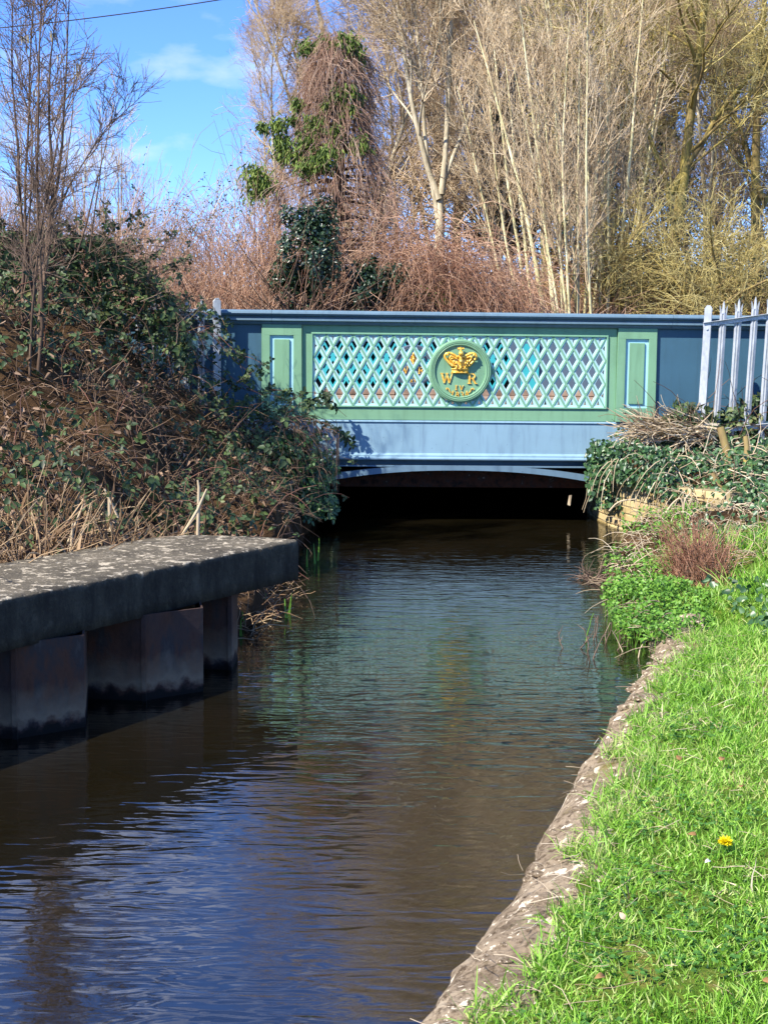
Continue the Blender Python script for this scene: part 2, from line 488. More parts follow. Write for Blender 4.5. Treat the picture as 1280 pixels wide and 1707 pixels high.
def bark(name, cols, scale=6):
    t = NT(name)
    c = t.ramp(t.noise(scale, 6, .65, (1, 1, .35)), stops(cols, .28, .72))
    t.bump(t.noise(30, 5, .6, (1, 1, .3)), .4, .01)
    return t.fin(c, .85, .2)
BARK_PALE = bark('pale_bark', [C(112, 102, 82), C(178, 166, 138), C(216, 206, 180)])
BARK_HAZEL = bark('hazel_bark', [C(148, 138, 96), C(208, 200, 154), C(234, 228, 194)])
BARK_MOSS = bark('mossy_bark', [C(92, 78, 58), C(134, 116, 78), C(152, 138, 74), C(150, 128, 104)], 3)
BARK_DARK = bark('dark_bark', [C(52, 42, 36), C(86, 70, 58), C(128, 108, 90)])
TW_PALE = plant_mat('pale_twig', [(.36, .25, .14, 1), (.56, .44, .28, 1), (.72, .61, .43, 1)], .5, .8, .2)
TW_BROWN = plant_mat('brown_twig', [(.28, .19, .11, 1), (.47, .35, .215, 1), (.64, .51, .35, 1)], .5, .8, .2)
TW_MOSS = plant_mat('mossy_twig', [(.26, .19, .08, 1), (.48, .40, .14, 1), (.66, .58, .28, 1)], .6, .8, .2)
TW_DARK = plant_mat('dark_twig', [(.08, .055, .04, 1), (.16, .11, .08, 1), (.26, .19, .14, 1)], .5, .8, .2)
GRASSM = plant_mat('grass_blade', [(.085, .20, .015, 1), (.16, .36, .03, 1), (.235, .48, .05, 1), (.35, .56, .10, 1), (.48, .52, .19, 1), (.50, .42, .22, 1)], 2.6, .45, .4, .3, .45)
CLOVER = plant_mat('clover_leaf', [(.06, .17, .03, 1), (.11, .26, .04, 1)], 3, .5, .35, .25)
YEL = plant_mat('yellow_petal', [(.86, .70, .01, 1), (.95, .85, .03, 1)], 3, .6, .2, .2)
BROWNL = plant_mat('brown_leaf', [(.16, .09, .04, 1), (.26, .15, .06, 1), (.36, .23, .11, 1)], 3, .7, .2)
WHITEP = plant_mat('white_petal', [(.7, .7, .66, 1), (.85, .85, .8, 1)], 3, .6, .2)
CUTW = bark('cut_wood', [C(150, 120, 80), C(200, 168, 118), C(222, 196, 150)])
CATK = plant_mat('catkin', [(.3, .24, .1, 1), (.45, .36, .17, 1)], 3, .8, .2)
t = NT('black_cable'); CABLE = t.fin((.02, .02, .02, 1), .6)

# ------------------------------------------------------------------ ground
yr = np.array([-4, 0, 3.46, 4.19, 5.14, 6.21, 7.6, 8.4, 9.9, 11.0, 11.9, 12.5, 13.1, 14.0, 14.5, 30.]); xr_ = np.array([-2.96, -1.32, .136, .41, .69, 1.035, 1.51, 1.57, 1.66, 1.80, 2.12, 2.46, 2.66, 2.42, 2.28, 2.28])
yl = np.array([-4, 5.98, 7.51, 8.2, 9.1, 13.5, 30.]); xl_ = np.array([-7.9, -2.15, -1.30, -1.0, -.82, -.80, -.80])
def XR(y): return np.interp(y, yr, xr_)
def XL(y): return np.interp(y, yl, xl_)
CPL = np.array([(-7.9, -4, .5), (-4, 3, .5), (-3.2, 5.2, .55), (-2.0, 7.2, .55), (-1.2, 8.0, .48), (-.95, 8.7, .15), (-.9, 10, .03), (-.9, 12, .08), (-.95, 13.2, .35),
    (-1.15, 13.5, .85), (-1.6, 13.4, 1.05), (-2.1, 13.1, 1.4), (-2.5, 13, 1.85), (-3.0, 12.5, 2.15), (-3.1, 11, 2.05), (-2.3, 11, 1.45), (-2.3, 9.5, 1.05), (-1.4, 11, .62), (-1.25, 12, .65),
    (-1.4, 9.5, .4), (-3.6, 8.6, 1.5), (-2.8, 8, .8), (-4.5, 7, 1.4), (-4.6, 11, 2.2), (-7, 10, 2.3), (-8, 4, 1.6), (-9, -2, 1.2), (-1.2, 15, 1.0), (-3, 15, 1.0), (-6, 16, 1.1), (-1, 22, 1.0), (-6, 22, 1.0), (-12, 12, 2), (-12, 20, 1.2)])
CPR = np.array([(-2.0, -4, .17), (2, -3, .18), (5, 0, .2), (.5, 2.8, .17), (1.5, 3, .17), (1.1, 5, .17), (1.7, 6, .17), (3, 6.5, .19), (2.0, 7.6, .17), (1.65, 8.4, .06), (1.8, 9.9, .06), (2.4, 9, .20), (3, 10.2, .30), (1.95, 11, .10), (2.5, 11.4, .28),
    (3.1, 12, .42), (2.75, 12.6, .32), (3.4, 13.2, .64), (2.85, 13.5, .58), (2.55, 14.0, .70), (2.6, 14.3, .82), (3.4, 14.1, .76), (5, 12, .6), (5, 10, .42), (5, 14, .84), (8, 12, .8), (9, 6, .4), (9, -3, .25), (3, 15, 1.0), (6, 16, 1.0), (3, 22, 1.0), (8, 22, 1.0), (14, 14, 1.0)])
def idw(cp, x, y):
    x = np.asarray(x, float); y = np.asarray(y, float)
    d2 = (x[..., None] - cp[:, 0]) ** 2 + (y[..., None] - cp[:, 1]) ** 2 + .02
    w = 1 / d2 ** 1.7
    return (w * cp[:, 2]).sum(-1) / w.sum(-1)
def far_z(y): return 1.0 + np.clip(y - 23.2, 0, 6) * .36 + np.clip(y - 33, 0, 200) * .02
def GZ(x, y, bed=True):
    x = np.asarray(x, float); y = np.asarray(y, float)
    zl, zr = idw(CPL, x, y), idw(CPR, x, y)
    mid = (XL(y) + XR(y)) / 2
    z = np.where(x < mid, zl, zr)
    f = np.clip((y - 20) / 4, 0, 1)
    z = z * (1 - f) + far_z(y) * f
    if bed:
        inside = np.minimum(x - XL(y), XR(y) + np.interp(y, [8.2, 8.6, 12.0, 12.4], [.24, 0, 0, .17]) - x)
        closed = np.clip((20.6 - y) / 1.0, 0, 1)  # unseen ground shaped to shut the tunnel, keeping the lit far bank out
        k = np.clip(inside / .10, 0, 1) * closed
        z = z * (1 - k) + (-.75) * k
    return z
xs = np.unique(np.concatenate([[-400, -200, -100, -60, -40, -28, -20, -15, -12], np.arange(-10, -4, .4), np.arange(-4, 4.6, .085), np.arange(4.6, 11, .5), [13, 17, 22, 30, 45, 70, 120, 220, 400]]))
ys = np.unique(np.concatenate([[-200, -80, -40, -20, -10, -6], np.arange(-4, 2, .25), np.arange(2, 15, .1), np.arange(15, 36, .5), [38, 42, 50, 65, 90, 150, 300, 600]]))
X, Y = np.meshgrid(xs, ys)
Z = GZ(X, Y) + rng.normal(0, .006, X.shape) * (np.abs(X) < 9)
n0, n1 = X.shape
idx = np.arange(n0 * n1).reshape(n0, n1)
F = np.stack([idx[:-1, :-1], idx[:-1, 1:], idx[1:, 1:], idx[1:, :-1]], -1).reshape(-1, 4)
cx = ((X[:-1, :-1] + X[1:, 1:]) / 2).ravel(); cy = ((Y[:-1, :-1] + Y[1:, 1:]) / 2).ravel()
mi = ((cx > XR(cy) + np.interp(cy, [8, 8.6], [.15, .45])) & (cy < 10.9)).astype(int)
o = link('ground', np_mesh('ground', np.stack([X, Y, Z], -1).reshape(-1, 3), F, [EARTH, TURF], mi, True)); tag(o, kind='structure')

bx = np.arange(-8, 4.01, .12); by = np.arange(-4, 26, .12)
X, Y = np.meshgrid(bx, by)
k_ = np.minimum(X - XL(Y), XR(Y) - X)
Z = -.34 - .16 * np.clip(k_ / .8, -.2, 1) + .035 * np.sin(X * 2.3 + .7 * np.sin(Y * 1.7)) + rng.normal(0, .01, X.shape)
n0, n1 = X.shape; idx = np.arange(n0 * n1).reshape(n0, n1)
F = np.stack([idx[:-1, :-1], idx[:-1, 1:], idx[1:, 1:], idx[1:, :-1]], -1).reshape(-1, 4)
tag(link('river_bed', np_mesh('river_bed', np.stack([X, Y, Z], -1).reshape(-1, 3), F, SILT, None, True)), kind='structure')
me = MB().poly([(-9, -5, 0), (5, -5, 0), (5, 27, 0), (-9, 27, 0)], [(0, 1, 2, 3)]).mesh('river_water', WATER)
tag(link('river_water', me), kind='structure')

# ------------------------------------------------------------------ the iron bridge
BY = 14.45
BX = .775
BR = RAD(2.7)
bridge = empty('iron_bridge', (BX, BY, 0), BR, 'green and blue painted iron bridge with lattice parapet and gold crown roundel', 'bridge')
LW, LH = 1.53, .736               # lattice half width and height
LZ0, LZ1 = 1.226, 1.962
NC = 22
cw, ch = 2 * LW / NC, LH / 3

# parapet frame (four bars butted) with a raised inner fillet
f = MB()
f.box(-1.64, 1.64, .0, .10, LZ1 + .014, 2.053)
f.box(-1.64, 1.64, .0, .10, 1.078, LZ0 - .014)
f.box(-1.64, -LW - .014, .0, .10, LZ0 - .014, LZ1 + .014)
f.box(LW + .014, 1.64, .0, .10, LZ0 - .014, LZ1 + .014)
f.build('parapet_frame', GREEN, bridge, .004)
f = MB()
e = .016
f.box(-LW - e, LW + e, -.018, .06, LZ1, LZ1 + e); f.box(-LW - e, LW + e, -.018, .06, LZ0 - e, LZ0)
f.box(-LW - e, -LW, -.018, .06, LZ0, LZ1); f.box(LW, LW + e, -.018, .06, LZ0, LZ1)
f.build('lattice_surround', GREEN_B, bridge, .003)

def diamond(s, y_front=.0, y_hole=.005, depth=.05):
    """one pale cast diamond: outer rim flush, sloped inner faces, a hole through; s: list of outer corners and inner corners"""
    outer, inner = s
    n = len(outer)
    m = MB()
    pts = [(x, y_front, z) for x, z in outer] + [(x, y_hole, z) for x, z in inner] + [(x, depth, z) for x, z in inner] + [(x, depth, z) for x, z in outer]
    fs = []
    for i in range(n):
        j = (i + 1) % n
        fs += [(i, j, n + j, n + i), (n + i, n + j, 2 * n + j, 2 * n + i), (2 * n + i, 2 * n + j, 3 * n + j, 3 * n + i), (3 * n + i, 3 * n + j, j, i)]
    return m.poly(pts, fs)
a, b = cw / 2, ch / 2
ia, ib = a * .57, b * .57
full = diamond(([(0, -b), (a, 0), (0, b), (-a, 0)], [(0, -ib), (ia, 0), (0, ib), (-ia, 0)])).mesh('lattice_diamond', MINT)
up_c = b * .36
tri_up = diamond(([(-a, 0), (a, 0), (0, b)], [(-ia * .36, up_c - ib * .3), (ia * .36, up_c - ib * .3), (0, up_c + ib * .42)])).mesh('lattice_triangle', MINT)
tri_dn = diamond(([(a, 0), (-a, 0), (0, -b)], [(ia * .36, -up_c + ib * .3), (-ia * .36, -up_c + ib * .3), (0, -up_c - ib * .42)])).mesh('lattice_triangle', MINT)
tri_l = diamond(([(0, -b), (a, 0), (0, b)], [(a * .22, -ib * .42), (a * .58, 0), (a * .22, ib * .42)])).mesh('lattice_triangle', MINT)
tri_r = diamond(([(0, b), (-a, 0), (0, -b)], [(-a * .22, ib * .42), (-a * .58, 0), (-a * .22, -ib * .42)])).mesh('lattice_triangle', MINT)
RC = (0.0, 1.594); RR = .328
for r in range(7):
    zc = LZ0 + r * b
    offs = (r % 2 == 0)           # rows 0,2,4,6: shifted half a cell
    for c in range(NC + 1):
        if offs:
            if c == NC: continue
            xc = -LW + (c + .5) * cw
            me_ = tri_up if r == 0 else tri_dn if r == 6 else full
        else:
            xc = -LW + c * cw
            me_ = tri_l if c == 0 else tri_r if c == NC else full
        if math.hypot(xc - RC[0], zc - RC[1]) < RR - .13: continue
        link('lattice_triangle' if me_ is not full else 'lattice_diamond', me_, bridge, (xc, 0, zc))
# green fillets along the diagonals, clipped to the panel and to the roundel
slope = ch / cw
def clip_line(x0, s):
    """line z = LZ0 + s*(x-x0) inside the panel, then cut by the roundel -> list of segments"""
    pts = []
    xa, xb = -LW, LW
    if s > 0: lo, hi = x0, x0 + LH / s
    else: lo, hi = x0 + LH / s, x0
    xa, xb = max(xa, lo), min(xb, hi)
    if xb - xa < .02: return []
    zf = lambda x: LZ0 + s * (x - x0)
    A, B = np.array([xa, zf(xa)]), np.array([xb, zf(xb)])
    d = B - A; Lq = np.linalg.norm(d); d = d / Lq
    q = np.array(RC) - A; tm = q @ d; h2 = (q @ q) - tm * tm
    rr = RR - .012
    if h2 >= rr * rr: return [(A, B)]
    hh = math.sqrt(rr * rr - h2)
    segs = []
    if tm - hh > .02: segs.append((A, A + d * (tm - hh)))
    if tm + hh < Lq - .02: segs.append((A + d * (tm + hh), B))
    return segs
for sgn, yf in ((1, -.004), (-1, -.006)):
    for kx in range(-12, NC + 12):
        for A, B in clip_line(-LW + kx * cw, sgn * slope):
            d = (B - A) / np.linalg.norm(B - A); nn = np.array([-d[1], d[0]])
            w = .0102
            def corner(P, side):
                q = P + nn * w * side
                return (min(max(q[0], -LW), LW), min(max(q[1], LZ0), LZ1))
            MB().prism([corner(A, -1), corner(B, -1), corner(B, 1), corner(A, 1)], yf, .02).build('lattice_bar', GREEN_B, bridge)

# roundel: turned rim with reeded bands round a sunk field
prof = [(0, -.028), (.262, -.028), (.266, -.046), (.276, -.05), (.284, -.043), (.287, -.05), (.297, -.052), (.301, -.043), (.304, -.049), (.313, -.048), (.318, -.038), (.328, -.034), (.328, .05)]
NS = 72
m = MB()
pts = [(0, prof[0][1], 0)]
for r, y in prof[1:]:
    pts += [(r * math.cos(2 * math.pi * i / NS), y, r * math.sin(2 * math.pi * i / NS)) for i in range(NS)]
fs = [(0, 1 + i, 1 + (i + 1) % NS) for i in range(NS)]
for q in range(len(prof) - 2):
    o_ = 1 + q * NS
    fs += [(o_ + i, o_ + NS + i, o_ + NS + (i + 1) % NS, o_ + (i + 1) % NS) for i in range(NS)]
ROUND_ME = m.poly(pts, fs).mesh('roundel', GREEN)
roundel = link('roundel', ROUND_ME, bridge, (RC[0], 0, RC[1]))

def tube_mb(pts, r, mat_sides=8, ry=None, flat=None):
    P = np.array([pts], float); 
    V, F_ = tubes(P, np.asarray(r, float)[None, :] if np.ndim(r) else np.full((1, len(pts)), r), mat_sides)
    return V, F_
def crown_mesh():
    parts = []
    yb = -.036
    # flared cap body, half relief
    rows = [(-.098, .080, .030), (-.085, .086, .040), (-.055, .084, .042), (-.03, .088, .044), (0, .105, .040), (.03, .125, .034), (.052, .128, .026), (.066, .118, .016)]
    na = 15
    P = []
    for z, hw, dp in rows:
        for i in range(na):
            t_ = math.pi * i / (na - 1)
            P.append((-hw * math.cos(t_), yb + .008 - dp * math.sin(t_), z))
    V = np.array(P); idx = np.arange(len(rows) * na).reshape(len(rows), na)
    Fq = np.stack([idx[:-1, :-1], idx[:-1, 1:], idx[1:, 1:], idx[1:, :-1]], -1).reshape(-1, 4)
    parts.append((V, Fq))
    def tb(pts, r, s=8): parts.append(tube_mb(pts, r, s))
    for z, hw, dp, r in ((-.096, .082, .034, .011), (-.06, .086, .044, .007), (-.03, .092, .047, .008)):
        tb([(-hw * math.cos(math.pi * i / 16), yb + .006 - dp * math.sin(math.pi * i / 16), z) for i in range(17)], r)
    for s in (-1, 1):            # the two side arches, curling out and in again
        arc = [(.083, -.03), (.105, -.01), (.135, .022), (.158, .048), (.165, .072), (.152, .094), (.125, .103), (.095, .098), (.066, .082), (.04, .066), (.016, .064), (0, .078)]
        tb([(s * x, yb - .026, z) for x, z in arc], np.linspace(.014, .013, len(arc)))
        arc2 = [(.06, -.03), (.072, 0), (.098, .03), (.118, .05), (.118, .066), (.098, .07), (.07, .058), (.04, .045)]
        tb([(s * x, yb - .038, z) for x, z in arc2], .009)
        for x, z in ((.045, -.045), (.11, .06), (.135, .085), (.07, .02), (.05, .0)):
            tb([(s * x, yb - .05, z - .012), (s * x, yb - .056, z), (s * x, yb - .05, z + .012)], [.004, .013, .004])
    tb([(0, yb - .046, z) for z in (-.03, 0, .03, .06, .085)], [.012, .016, .018, .016, .013])
    for z, r in ((-.045, .014), (.02, .02), (.10, .027)):      # jewels and the orb
        tb([(0, yb - .03 - r, z - r), (0, yb - .034 - r, z - r * .5), (0, yb - .036 - r, z), (0, yb - .034 - r, z + r * .5), (0, yb - .03 - r, z + r)], [.003, r * .85, r, r * .85, .003], 10)
    tb([(0, yb - .03, .115), (0, yb - .03, .165)], .012, 6)
    tb([(-.034, yb - .03, .148), (.034, yb - .03, .148)], .0115, 6)
    V, Fq = merge(parts)
    return np_mesh('crown', V, Fq, GOLD, None, True)
CROWN = crown_mesh()
link('crown', CROWN, roundel, (-.002, 0, .082))

def glyph(strokes, depth=.012):
    """strokes: list of (x0,z0,x1,z1,width)"""
    m = MB()
    for i, (x0, z0, x1, z1, w) in enumerate(strokes):
        d = np.array([x1 - x0, z1 - z0]); d /= np.linalg.norm(d); n = np.array([-d[1], d[0]]) * w / 2
        m.prism([(x0 - n[0], z0 - n[1]), (x1 - n[0], z1 - n[1]), (x1 + n[0], z1 + n[1]), (x0 + n[0], z0 + n[1])], -.028 - depth - .0004 * i, -.026)
    return m
def arc_str(cx, cz, rx, rz, a0, a1, w, n=8):
    pts = [(cx + rx * math.cos(RAD(a0 + (a1 - a0) * i / n)), cz + rz * math.sin(RAD(a0 + (a1 - a0) * i / n))) for i in range(n + 1)]
    return [(*pts[i], *pts[i + 1], w) for i in range(n)]
GL = {
    'W': [(-.055, .05, -.026, -.05, .019), (-.026, -.05, .0, .035, .009), (.0, .035, .026, -.05, .019), (.026, -.05, .055, .05, .009), (-.07, .05, -.036, .05, .007), (.038, .05, .07, .05, .007), (-.016, .05, .014, .05, .007), (0, .03, -.004, .05, .015)],
    'R': [(-.026, -.05, -.026, .05, .02), (-.046, .05, .0, .05, .007), (-.046, -.05, -.006, -.05, .007), (-.02, .004, .006, .004, .008)] + arc_str(.004, .027, .026, .023, 90, -90, .015) + [(.006, .002, .036, -.048, .018), (.03, -.05, .056, -.05, .007)],
    'I': [(0, -.026, 0, .026, .011), (-.013, .026, .013, .026, .005), (-.013, -.026, .013, -.026, .005)],
    'V': [(-.018, .026, 0, -.026, .011), (0, -.026, .018, .026, .006), (-.027, .026, -.009, .026, .005), (.011, .026, .026, .026, .005)],
    '1': [(0, -.028, 0, .028, .011), (-.011, .018, 0, .027, .006), (-.011, -.028, .011, -.028, .005)],
    '8': arc_str(0, .013, .011, .013, 0, 360, .008, 10) + arc_str(0, -.014, .014, .0145, 0, 360, .008, 10),
    '3': arc_str(-.001, .013, .012, .013, 140, -90, .008) + arc_str(-.001, -.014, .014, .0145, 90, -140, .008),
    '4': [(.006, -.028, .006, .028, .010), (.006, .028, -.017, -.009, .006), (-.018, -.010, .018, -.010, .007)],
}
GLYPHS = []
def put(ch, name, x, z, rot=0, sc=1.0):
    me_ = glyph(GL[ch]).mesh(name, GOLD)
    GLYPHS.append((name, me_, x, z, rot, sc))
    link(name, me_, roundel, (x, 0, z), (0, -RAD(rot), 0)).scale = (sc, 1, sc)
put('W', 'letter', -.138, -.075); put('R', 'letter', .122, -.078)
put('I', 'numeral', -.040, -.172, 0, .9); put('V', 'numeral', .016, -.174, 0, .9)
for ch_, ang in (('1', -16), ('8', -5), ('3', 6), ('4', 17)):
    put(ch_, 'numeral', .262 * math.sin(RAD(ang)) - .004, -.262 * math.cos(RAD(ang)) + .018, ang)
for s in (-1, 1):
    pts = [(.074, -.222), (.094, -.224), (.108, -.212), (.113, -.195), (.122, -.180), (.138, -.176), (.146, -.188), (.136, -.196)]
    m = glyph([(s * pts[i][0], pts[i][1], s * pts[i + 1][0], pts[i + 1][1], w_) for i, w_ in zip(range(len(pts) - 1), (.004, .008, .01, .01, .009, .007, .006))])
    m.build('flourish', GOLD, roundel)

# end pilasters: plate with a sunk pale border and a raised inner panel
def pilaster(x0, x1):
    m = MB()
    bx0, bx1, bz0, bz1 = x0 + .085, x1 - .085, 1.225, 1.945
    m.box(x0, x1, -.035, .10, bz1, 2.053); m.box(x0, x1, -.035, .10, 1.078, bz0)
    m.box(x0, bx0, -.035, .10, bz0, bz1); m.box(bx1, x1, -.035, .10, bz0, bz1)
    o = m.build('pilaster', GREEN, bridge, .003)
    MB().box(bx0, bx1, -.012, .08, bz0, bz1).build('panel_border', SKYB, o)
    MB().box(bx0 + .042, bx1 - .042, -.03, -.011, bz0 + .042, bz1 - .042).build('inner_panel', GREEN, o, .003)
pilaster(-2.055, -1.643); pilaster(1.643, 2.055)
# wing walls of the parapet in slate blue
MB().box(-4.6, -2.058, .0, .12, .70, 2.053).build('wing_panel', DBLUE, bridge)
MB().box(2.058, 5.2, .0, .12, .70, 2.053).build('wing_panel', DBLUE, bridge)
# moulded cap rail in three lengths with open joints
capp = [(.12, 2.178), (.12, 2.033), (-.03, 2.033), (-.045, 2.045), (-.05, 2.058), (-.085, 2.070), (-.085, 2.090), (-.07, 2.098), (-.078, 2.110), (-.105, 2.122), (-.118, 2.140), (-.112, 2.158), (-.095, 2.172), (-.06, 2.178)]
capp = [(y, z + .022 if z > 2.04 else 2.052) for y, z in capp]
for x0, x1 in ((-4.6, -1.953), (-1.95, 2.197), (2.20, 5.2)):
    MB().profile(capp, x0, x1).build('cap_rail', CAPB, bridge)
# blue girder with a bead along its lower edge
MB().profile([(.1, 1.076), (-.012, 1.076), (-.018, 1.06), (-.004, 1.045), (-.004, .735), (-.018, .722), (-.03, .712), (-.03, .698), (-.045, .690), (-.05, .678), (-.045, .666), (.1, .664)], -2.4, 2.6).build('girder', BLUE, bridge)
MB().box(-2.4, 2.6, .07, .16, .608, .664).build('flange_recess', DBLUE, bridge)
# arch rib
def arch_low(x): return .556 - .125 * (abs(x - .02) / 1.43) ** 2.2
xsA = np.linspace(-1.62, 1.66, 41)
low = [(x, arch_low(x)) for x in xsA]
upp = [(x, min(.606, arch_low(x) + .050 + .012 * abs(x))) for x in xsA]
MB().strip(upp, low, -.02, .06).build('arch_rib', RIB, bridge)
MB().box(-2.4, 2.6, -.012, .06, .590, .6075).build('rib_flange', RIB, bridge)
# rusty cross beam just behind the rib, and the deck
MB().box(-1.7, 1.75, .42, .62, .335, .53).build('cross_beam', RUST, bridge, .01)
pb = MB()
for i in range(5): pb.box(-1.7, 1.75, 1.6 + i * 1.2, 1.75 + i * 1.2, .36, .60)
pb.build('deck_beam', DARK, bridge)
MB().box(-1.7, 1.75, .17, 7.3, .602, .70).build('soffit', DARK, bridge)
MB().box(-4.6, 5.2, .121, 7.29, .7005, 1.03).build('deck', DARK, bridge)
MB().box(-4.6, 5.2, .4, 5.9, 1.0305, 1.05).build('road_surface', ASPH, bridge)
for i in range(9):
    MB().box(-4.6 + i * 1.08, -4.6 + (i + 1) * 1.08 - .012, 5.905, 7.28, 1.0305, 1.135 + .004 * (i % 3)).build('paving_slab', DECK, bridge, .01)
# the far parapet, its inner face painted slate with turquoise lattice
fp = empty('far_parapet', (0, 7.3, 0)); fp.parent = bridge
m = MB(); m.box(-1.64, 1.64, .02, .14, LZ1, 2.03); m.box(-1.64, 1.64, .02, .14, 1.03, LZ0); m.box(-1.64, -LW, .02, .14, LZ0, LZ1); m.box(LW, 1.64, .02, .14, LZ0, LZ1)
m.box(-4.6, -1.64, .02, .14, 1.03, 2.03); m.box(1.64, 5.2, .02, .14, 1.03, 2.03)
m.build('far_wall', FARB, fp)
m = MB()
for r in range(7):
    for c in range(NC + 1):
        offs = r % 2 == 0
        if offs and c == NC: continue
        if r in (0, 6) or (not offs and c in (0, NC)): continue
        xc = -LW + (c + (.5 if offs else 0)) * cw; zc = LZ0 + r * b
        if math.hypot(xc, zc - RC[1]) < RR - .1: continue
        for q in ([(0, -b), (a, 0), (a * .55, 0), (0, -b * .55)], [(a, 0), (0, b), (0, b * .55), (a * .55, 0)], [(0, b), (-a, 0), (-a * .55, 0), (0, b * .55)], [(-a, 0), (0, -b), (0, -b * .55), (-a * .55, 0)]):
            m.prism([(xc + x, zc + z) for x, z in q], .0, .05)
m.build('far_lattice', TURQ, fp)
MB().box(-LW, LW, .085, .10, LZ0, LZ1).build('far_gap_shade', DARK, fp)  # added dark sheet, stands for the shade in the far lattice gaps
for x0 in (1.70, -1.98):
    MB().box(x0, x0 + .28, -.02, .019, 1.24, 1.95).build('far_pilaster', TURQ, fp)
o = link('far_roundel', ROUND_ME.copy(), fp, (0, .03, RC[1])); o.data.materials[0] = FARB
link('far_crown', CROWN, fp, (0, .03, RC[1] + .082))
for name, me_, x, z, rot, sc in GLYPHS:
    link('far_' + name, me_, fp, (x, .03, RC[1] + z), (0, -RAD(rot), 0)).scale = (sc, 1, sc)
for i in range(9):
    MB().box(-4.6 + i * 1.08, -4.6 + (i + 1) * 1.08 - .012, 7.0, 7.295, 1.14, 1.235).build('kerb_stone', DECK, bridge, .01)

# ------------------------------------------------------------------ brick abutments, brick by brick
def brick_wall(root, path, z0, courses, matb, bl=.215, bh=.065, dp=.10, mj=.010, batter=0.0, skip=None):
    """bricks follow the plan polyline path (list of xy); outside is to the left of travel"""
    P = np.array(path, float); seg = np.linalg.norm(np.diff(P, axis=0), axis=1); cum = np.concatenate([[0], np.cumsum(seg)])
    def pos(s):
        return np.array([np.interp(s, cum, P[:, 0]), np.interp(s, cum, P[:, 1])])
    mesh = MB().box(-bl / 2, bl / 2, 0, dp, 0, bh).mesh('brick', matb, .006)
    half = MB().box(-bl / 4 + .003, bl / 4 - .003, 0, dp, 0, bh).mesh('brick', matb, .006)
    n = 0
    for c in range(courses):
        s = 0.0
        first = True
        z = z0 + c * (bh + mj)
        while s < cum[-1] - .03:
            hb = first and c % 2
            L = bl / 2 if hb else bl
            if s + L > cum[-1] + .02: break
            mid = pos(s + L / 2); d = pos(min(s + L, cum[-1])) - pos(s); ang = math.atan2(d[1], d[0])
            o = link('brick', half if hb else mesh, root, (mid[0] + random.uniform(-.004, .004), mid[1] + random.uniform(-.004, .004), z), (0, random.uniform(-.01, .01), ang + random.uniform(-.015, .015)))
            s += L + mj; first = False; n += 1
    # mortar backing
    m = MB(); N_ = 14
    ss = np.linspace(0, cum[-1], N_)
    pts = [pos(s) for s in ss]
    zt = z0 + courses * (bh + mj)
    for i in range(N_ - 1):
        d = pts[i + 1] - pts[i]; nrm = np.array([-d[1], d[0]]) / np.linalg.norm(d)
        a_, b_ = pts[i] + nrm * .006, pts[i + 1] + nrm * .006; c_, d_ = b_ + nrm * .35, a_ + nrm * .35
        m.poly([(*a_, z0), (*b_, z0), (*c_, z0), (*d_, z0), (*a_, zt), (*b_, zt), (*c_, zt), (*d_, zt)], [(0, 3, 2, 1), (4, 5, 6, 7), (0, 1, 5, 4), (1, 2, 6, 5), (2, 3, 7, 6), (3, 0, 4, 7)])
    m.build('mortar', MORT, root)
    return n
ra = empty('brick_abutment', (0, 0, 0), 0, 'sunlit buff brick abutment curving out under the ivy at the bridge foot', 'abutment')
brick_wall(ra, [(2.30, 15.6), (2.31, 14.7), (2.35, 14.35), (2.44, 13.95), (2.54, 13.55), (2.66, 13.15), (2.84, 12.7), (3.1, 12.3)], -.12, 9, BRICK)
la = empty('brick_abutment', (0, 0, 0), 0, 'shaded olive brick abutment beside the end of the concrete coping', 'abutment')
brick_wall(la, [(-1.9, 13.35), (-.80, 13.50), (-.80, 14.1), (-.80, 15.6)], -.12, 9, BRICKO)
for xx, lab in ((-.80, 'inner'), (2.30, 'inner')):
    pass
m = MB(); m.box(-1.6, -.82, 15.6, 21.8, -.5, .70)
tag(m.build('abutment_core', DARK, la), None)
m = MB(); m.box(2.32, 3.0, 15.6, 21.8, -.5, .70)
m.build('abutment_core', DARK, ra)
# loose strip of pale litter caught under the girder end
hs_ = MB().poly([(0, 0, 0), (.03, .01, .005), (.016, 0, -.11), (-.014, .005, -.10), (0, .003, 0), (.03, .013, .005), (.016, .003, -.11), (-.014, .008, -.10)], [(0, 1, 2, 3), (7, 6, 5, 4), (0, 4, 5, 1), (1, 5, 6, 2), (2, 6, 7, 3), (3, 7, 4, 0)])
p = at(948, 826, 14.6)
tag(hs_.build('hanging_rag', STRAW, None, 0, False, tuple(p)), 'pale strip of litter hanging under the right end of the bridge arch', 'litter')

